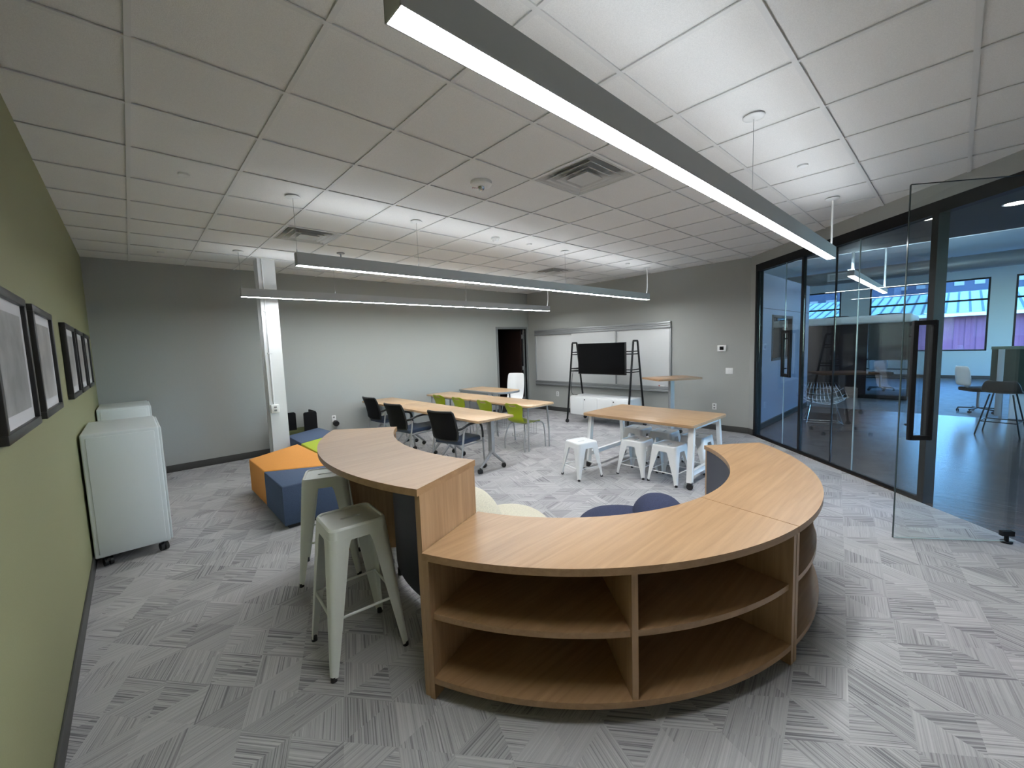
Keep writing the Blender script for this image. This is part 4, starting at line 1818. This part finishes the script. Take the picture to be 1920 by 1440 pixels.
# side wall of the hall; its unseen windows are added to bring in daylight
b = NB()
FILL_WIN = [(2.6, 6.6), (7.2, 11.2), (11.8, 15.2), (15.8, 18.9)]
xs = [GN[0]] + [v for w in FILL_WIN for v in w] + [HX]
for k in range(0, len(xs), 2):
    box(b, xs[k], xs[k + 1], HY0 - 0.2, HY0, 0.9, 3.42)
box(b, GN[0], HX, HY0 - 0.2, HY0, 0, 0.9)
box(b, GN[0], HX, HY0 - 0.2, HY0, 3.42, HZ)
struct('wall_hall_right', b, HALLW)
for k, (x0, x1) in enumerate(FILL_WIN):
    g = sroot('window_%d' % (k + 6), ((x0 + x1) / 2, HY0, 0))
    h = (x1 - x0) / 2
    for a in ((-h, h, .9, .95), (-h, h, 3.37, 3.42), (-h, -h + .05, .9, 3.42), (h - .05, h, .9, 3.42), (-.025, .025, .9, 3.42)):
        b = NB()
        box(b, a[0], a[1], -0.14, -0.04, a[2], a[3])
        obj('window_frame', b, BLACKM, g, False)
    b = NB()
    box(b, -h + .05, h - .05, -0.09, -0.082, .95, 3.37)
    obj('pane', b, CLEARW, g, False)

# duct, pipes, hall lamps
t = thing('air_duct', 'large round galvanised air duct running under the hall ceiling', 'duct', (15.0, 0, 3.50), 0)
b = NB()
cyl(b, (0, HY0 + 0.3, 0), (0, HY1 - 0.3, 0), 0.20, n=28)
obj('duct_tube', b, DUCT, t)
for y in (-5, -2.4, 0.2, 2.8, 5.2):
    b = NB()
    cyl(b, (0, y, 0), (0, y + 0.04, 0), 0.212, n=28)
    obj('duct_band', b, DUCT, t)
b = NB()
box(b, -0.26, -0.19, 2.35, 2.95, -0.12, 0.12, 0.005)
rg = obj('register', b, WHITEM, t)
b = NB()
box(b, -0.264, -0.259, 2.41, 2.89, -0.08, 0.08)
obj('grille', b, DGREYM, rg, False)
for k, (x, lab) in enumerate(((9.2, 'thin white pipe under the hall ceiling nearer the soffit'), (11.4, 'thin white pipe under the hall ceiling farther from the soffit'))):
    b = NB()
    cyl(b, (x, HY0 + .2, 3.70), (x, HY1 - .2, 3.70), 0.028, n=10)
    tag(obj('ceiling_pipe', b, WHITEM), lab, 'pipe')
t = thing('hall_pendant_light', 'linear pendant light hung on a rod in the hall beyond the glass', 'ceiling light', (8.85, 1.21, 2.6), 0)
b = NB()
box(b, -2.25, 2.25, -0.045, 0.045, 0.008, 0.10)
obj('housing', b, DGREYM, t, False)
b = NB()
box(b, -2.24, 2.24, -0.04, 0.04, 0.0, 0.008)
obj('diffuser', b, HALL_LAMP, t, False)
b = NB()
box(b, -2.24, 2.24, -0.04, 0.04, 0.10, 0.104)
obj('upper_diffuser', b, emit('hall_fill_uplight', (0.60, 0.86, 1.0), 85), t, False)  # unseen glowing top, added to the pendant to brighten the hall ceiling
for x in (-2.1, 2.1):
    b = NB()
    cyl(b, (x, 0, 0.10), (x, 0, HZ - 2.6), 0.02, n=10)
    obj('rod', b, GREYM, t)


def ray(u, v):
    return fwd + rt * ((u - 960) / 771.93) - up * ((v - 720) / 771.93)


for u, v, lab in ((1905, 381, 'round recessed downlight glowing in the dark soffit near the open glass door'), (1739, 410, 'small recessed downlight in the dark soffit seen behind the black mullion')):
    r = ray(u, v)
    p = cam.location + r * ((2.90 - 1.681) / r.z)
    t = thing('recessed_downlight', lab, 'downlight', (p.x, p.y, 2.90), 0)
    b = NB()
    lathe(b, [(0.075, 0.0), (0.09, -0.004), (0.092, 0.0)], n=28)
    obj('trim_ring', b, WHITEM, t)
    b = NB()
    lathe(b, [(0, -0.003), (0.075, -0.003), (0.075, 0.0)], n=28)
    obj('lamp', b, HALL_LAMP, t)

# meeting pod
t = thing('meeting_pod', 'glass fronted meeting pod with white rounded roof in the hall', 'pod', (12.0, 1.85, 0), 0)
b = NB()
box(b, 0, 2.3, -1.08, 1.08, 1.93, 2.14, 0.06, 4)
obj('roof', b, WHITEM, t)
b = NB()
box(b, 0.03, 2.27, -1.05, 1.05, 0.0, 0.10, 0.01)
obj('base', b, BLACKM, t)
b = NB()
box(b, 0.03, 0.06, -0.26, 1.03, 0.10, 1.93)
obj('dark_front_panel', b, PODDARK, t, False)
b = NB()
box(b, 0.04, 0.052, -1.03, -0.26, 0.10, 1.93)
obj('front_pane', b, CLEAR, t, False)
b = NB()
box(b, 0.06, 0.07, -1.03, -0.28, 1.0, 1.93)
obj('blind', b, PODFROST, t, False)
for z in (0.36, 0.62, 0.90):
    b = NB()
    box(b, 2.15, 2.19, -1.05, 1.05, z, z + 0.03)
    obj('rail', b, BLACKM, t, False)
for x0, y0 in ((0.03, -1.075), (2.22, -1.075), (2.22, 1.03)):
    b = NB()
    box(b, x0, x0 + 0.045, y0, y0 + 0.045, 0.10, 1.93)
    obj('corner_post', b, BLACKM, t, False)
b = NB()
box(b, 0.07, 2.22, 1.03, 1.05, 0.10, 1.93)
obj('side_panel', b, PODDARK, t, False)
for y in (0.55, -0.55):
    b = NB()
    lathe(b, [(0.30, 2.14), (0.30, 2.17), (0.22, 2.195), (0, 2.195)], (1.1, y, 0), 20)
    obj('roof_fan', b, BLACKM, t)


def task_chair(label, loc, rz, seat, back, lh=0.44):
    t = thing('task_chair', label, 'chair', loc, rz)
    b = NB()
    prism(b, rrect(-0.23, 0.23, -0.23, 0.23, 0.07), lh, lh + 0.07, 0.015)
    obj('seat', b, seat, t)
    b = NB()
    rows = [[(-0.24 - 0.10 * (z - .5) - 0.05 * (1 - (k / 3) ** 2), w * k / 3, z + lh - .44) for k in range(-3, 4)] for z, w in ((0.55, .19), (0.62, .22), (0.80, .22), (0.96, .19))]
    grid(b, rows)
    subsurf(solidify(obj('backrest', b, back, t, angle=180), 0.03), 1)
    b = NB()
    bar(b, (-0.15, 0, lh), (-0.27, 0, lh + 0.2), 0.05, 0.02)
    cyl(b, (0, 0, 0.08), (0, 0, lh), 0.025, n=12)
    obj('post', b, GREYM, t)
    for k in range(5):
        a = 2 * PI * k / 5
        b = NB()
        bar(b, (0, 0, 0.095), (0.28 * math.cos(a), 0.28 * math.sin(a), 0.075), 0.035, 0.025)
        sp = obj('spoke', b, BLACKP, t)
        b = NB()
        caster(b, (0.28 * math.cos(a), 0.28 * math.sin(a)), 0.026, 0.016, a)
        obj('caster', b, BLACKP, sp)


task_chair('black task chair with pale blue back inside the meeting pod', (13.25, 1.42, 0.10), R(200), BLACKF, M('pale_blue_plastic', (0.35, 0.45, 0.6), 0.4))
task_chair('white backed task chair at the dark green desk screen', (10.7, -0.33, 0), R(-60), BLACKF, WHITEP)

# workstation with dark green screen
t = thing('workstation', 'desk with a dark green felt privacy screen in the hall', 'desk', (10.0, -1.2, 0), 0)
b = NB()
box(b, -0.02, 0.03, -0.9, 0.76, 0.48, 1.30, 0.004)
obj('felt_screen', b, GREENSCR, t)
b = NB()
box(b, -0.03, 0.04, -0.9, 0.77, 1.30, 1.355, 0.004)
obj('screen_cap', b, M('green_cap', (0.12, 0.16, 0.12), 0.6), t)
b = NB()
box(b, -0.035, -0.02, 0.60, 0.68, 0.05, 1.30, 0.004)
obj('post', b, ALU, t)
b = NB()
box(b, 0.03, 0.75, -0.9, 0.7, 0.71, 0.74, 0.004)
obj('desktop', b, WHITEM, t)
for x, y in ((0.1, -0.8), (0.7, -0.8), (0.1, 0.6), (0.7, 0.6)):
    b = NB()
    box(b, x - .02, x + .02, y - .02, y + .02, 0, 0.71)
    obj('leg', b, GREYM, t, False)
b = NB()
box(b, 0.02, 0.10, -0.85, 0.50, 0.0, 0.48, 0.004)
obj('pedestal_panel', b, WHITEM, t)

# black counter stool in the hall
t = thing('counter_stool', 'black shell counter stool on slim black legs in the hall', 'stool', (8.14, -0.52, 0), R(-12))
b = NB()
rows = []
for x, z, w in ((0.21, 0.675, 0.19), (0.12, 0.665, 0.21), (-0.03, 0.66, 0.215), (-0.13, 0.68, 0.215), (-0.185, 0.74, 0.21), (-0.205, 0.82, 0.19), (-0.21, 0.87, 0.14)):
    rows.append([(x + 0.03 * (k / 3) ** 2 * (z > .7), w * k / 3, z + 0.02 * (k / 3) ** 2) for k in range(-3, 4)])
grid(b, rows)
subsurf(solidify(obj('shell', b, BLACKP, t, angle=180), 0.012), 2)
for sx in (-1, 1):
    for sy in (-1, 1):
        b = NB()
        cyl(b, (sx * 0.12, sy * 0.12, 0.655), (sx * 0.235, sy * 0.235, 0.0), 0.010, n=10)
        obj('leg', b, BLACKM, t)
b = NB()
q = 0.195
tube(b, [(-q, -q, .22), (q, -q, .22), (q, q, .22), (-q, q, .22)], 0.008, 8, closed=True)
obj('foot_ring', b, BLACKM, t)

# chrome wire lounge chair beside the blue wall
t = thing('wire_chair', 'chrome wire lounge chair on the dark floor behind the glass', 'chair', (7.75, 1.72, 0), R(200))
b = NB()
rows = []
for x, z, w in ((0.33, 0.40, 0.28), (0.2, 0.385, 0.33), (0.05, 0.37, 0.37), (-0.10, 0.375, 0.40), (-0.20, 0.42, 0.40), (-0.25, 0.52, 0.36), (-0.28, 0.64, 0.32), (-0.30, 0.75, 0.27)):
    rows.append([(x, w * k / 6, z + 0.13 * abs(k / 6) ** 2.5 * (z < .6)) for k in range(-6, 7)])
grid(b, rows)
o = obj('wire_shell', b, CHROME, t, angle=180)
wf = o.modifiers.new('wires', 'WIREFRAME')
wf.thickness = 0.008
b = NB()
for s in (-1, 1):
    tube(b, [(0.22, s * 0.28, 0.02), (-0.22, s * 0.28, 0.02)], 0.009, 8)
    tube(b, [(0.20, s * 0.28, 0.02), (0.03, s * 0.20, 0.36)], 0.008, 8)
    tube(b, [(-0.20, s * 0.28, 0.02), (0.03, s * 0.20, 0.36)], 0.008, 8)
for x in (-0.12, 0.12):
    tube(b, [(x, -0.28, 0.02), (x, 0.28, 0.02)], 0.008, 8)
obj('rod_base', b, CHROME, t)

# ------------------------------------------------------------------ outdoors, seen through the hall windows
b = NB()
box(b, 19.6, 160, -90, 90, -0.60, -0.50)
box(b, -10, 19.6, -60, HY0 - 0.3, -0.60, -0.50)
struct('floor_outdoors', b, GROUND)
t = thing('metal_building', 'low maroon metal clad building with pale standing seam roof outside', 'building', (30, 0, -0.5), 0)
b = NB()
box(b, 0, 0.2, -16, 8, 0, 3.05)
obj('wall', b, PURPLE, t, False)
b = NB()
for k in range(60):
    y = -16 + 0.4 * k
    box(b, -0.03, 0, y, y + 0.18, 0, 3.0)
rb = obj('siding_ribs', b, PURPLE, t, False)
rb['kind'] = 'stuff'
b = NB()
V = [b.verts.new(p) for p in ((-0.5, -16.3, 3.02), (-0.5, 8.3, 3.02), (6.5, 8.3, 4.50), (6.5, -16.3, 4.50))]
b.faces.new(V)
rf = solidify(obj('roof', b, ROOFG, t, False), 0.08, -1)
seam = None
for k in range(56):
    y = -16.2 + 0.44 * k
    if seam is None:
        b = NB()
        bar(b, (-0.5, 0, 3.06), (6.5, 0, 4.54), 0.09, 0.12)
        seam = mesh_of('roof_seam', b, M('dark_roof_seam', (0.03, 0.06, 0.06), 0.6), False)  # seams coloured darker than the roof sheet
    link('roof_seam', seam, t, (0, y, 0))
b = NB()
box(b, -0.62, -0.5, -16.3, 8.3, 2.9, 3.06)
obj('gutter', b, WHITEM, t, False)

t = thing('gable_building', 'maroon gable end building with sloping pale roof edge outside', 'building', (27, 9.2, -0.5), 0)
b = NB()
V = [(0.0, 0.0, 0), (0.0, 6.5, 0), (0.0, 6.5, 4.4), (0.0, 0.0, 2.95)]
f1 = [b.verts.new(v) for v in V]
f2 = [b.verts.new((v[0] + 3, v[1], v[2])) for v in V]
b.faces.new(f1)
b.faces.new(list(reversed(f2)))
for k in range(4):
    b.faces.new((f1[k], f1[(k + 1) % 4], f2[(k + 1) % 4], f2[k]))
obj('wall', b, PURPLE, t, False)
b = NB()
bar(b, (1.4, -0.4, 2.95), (1.4, 6.7, 4.55), 3.2, 0.16)
obj('roof', b, ROOFG, t, False)

for k, (x, y, w, hh, lab) in enumerate(((60, 16, 22, 8.3, 'pale distant block with rows of windows behind the gable building'), (70, -6, 34, 8.6, 'pale distant block with rows of windows behind the standing seam roof'))):
    t = thing('distant_block', lab, 'building', (x, y, -0.5), 0)
    b = NB()
    box(b, 0, 8, -w / 2, w / 2, 0, hh)
    obj('wall', b, DISTANT, t, False)
    wm = None
    for r_ in range(4):
        for c in range(int(w / 1.6)):
            if wm is None:
                b = NB()
                box(b, -0.06, 0, 0, 0.8, 0, 0.7)
                wm = mesh_of('window', b, DISTWIN, False)
            link('window', wm, t, (0, -w / 2 + 0.4 + 1.6 * c, hh - 1.2 - 1.5 * r_))
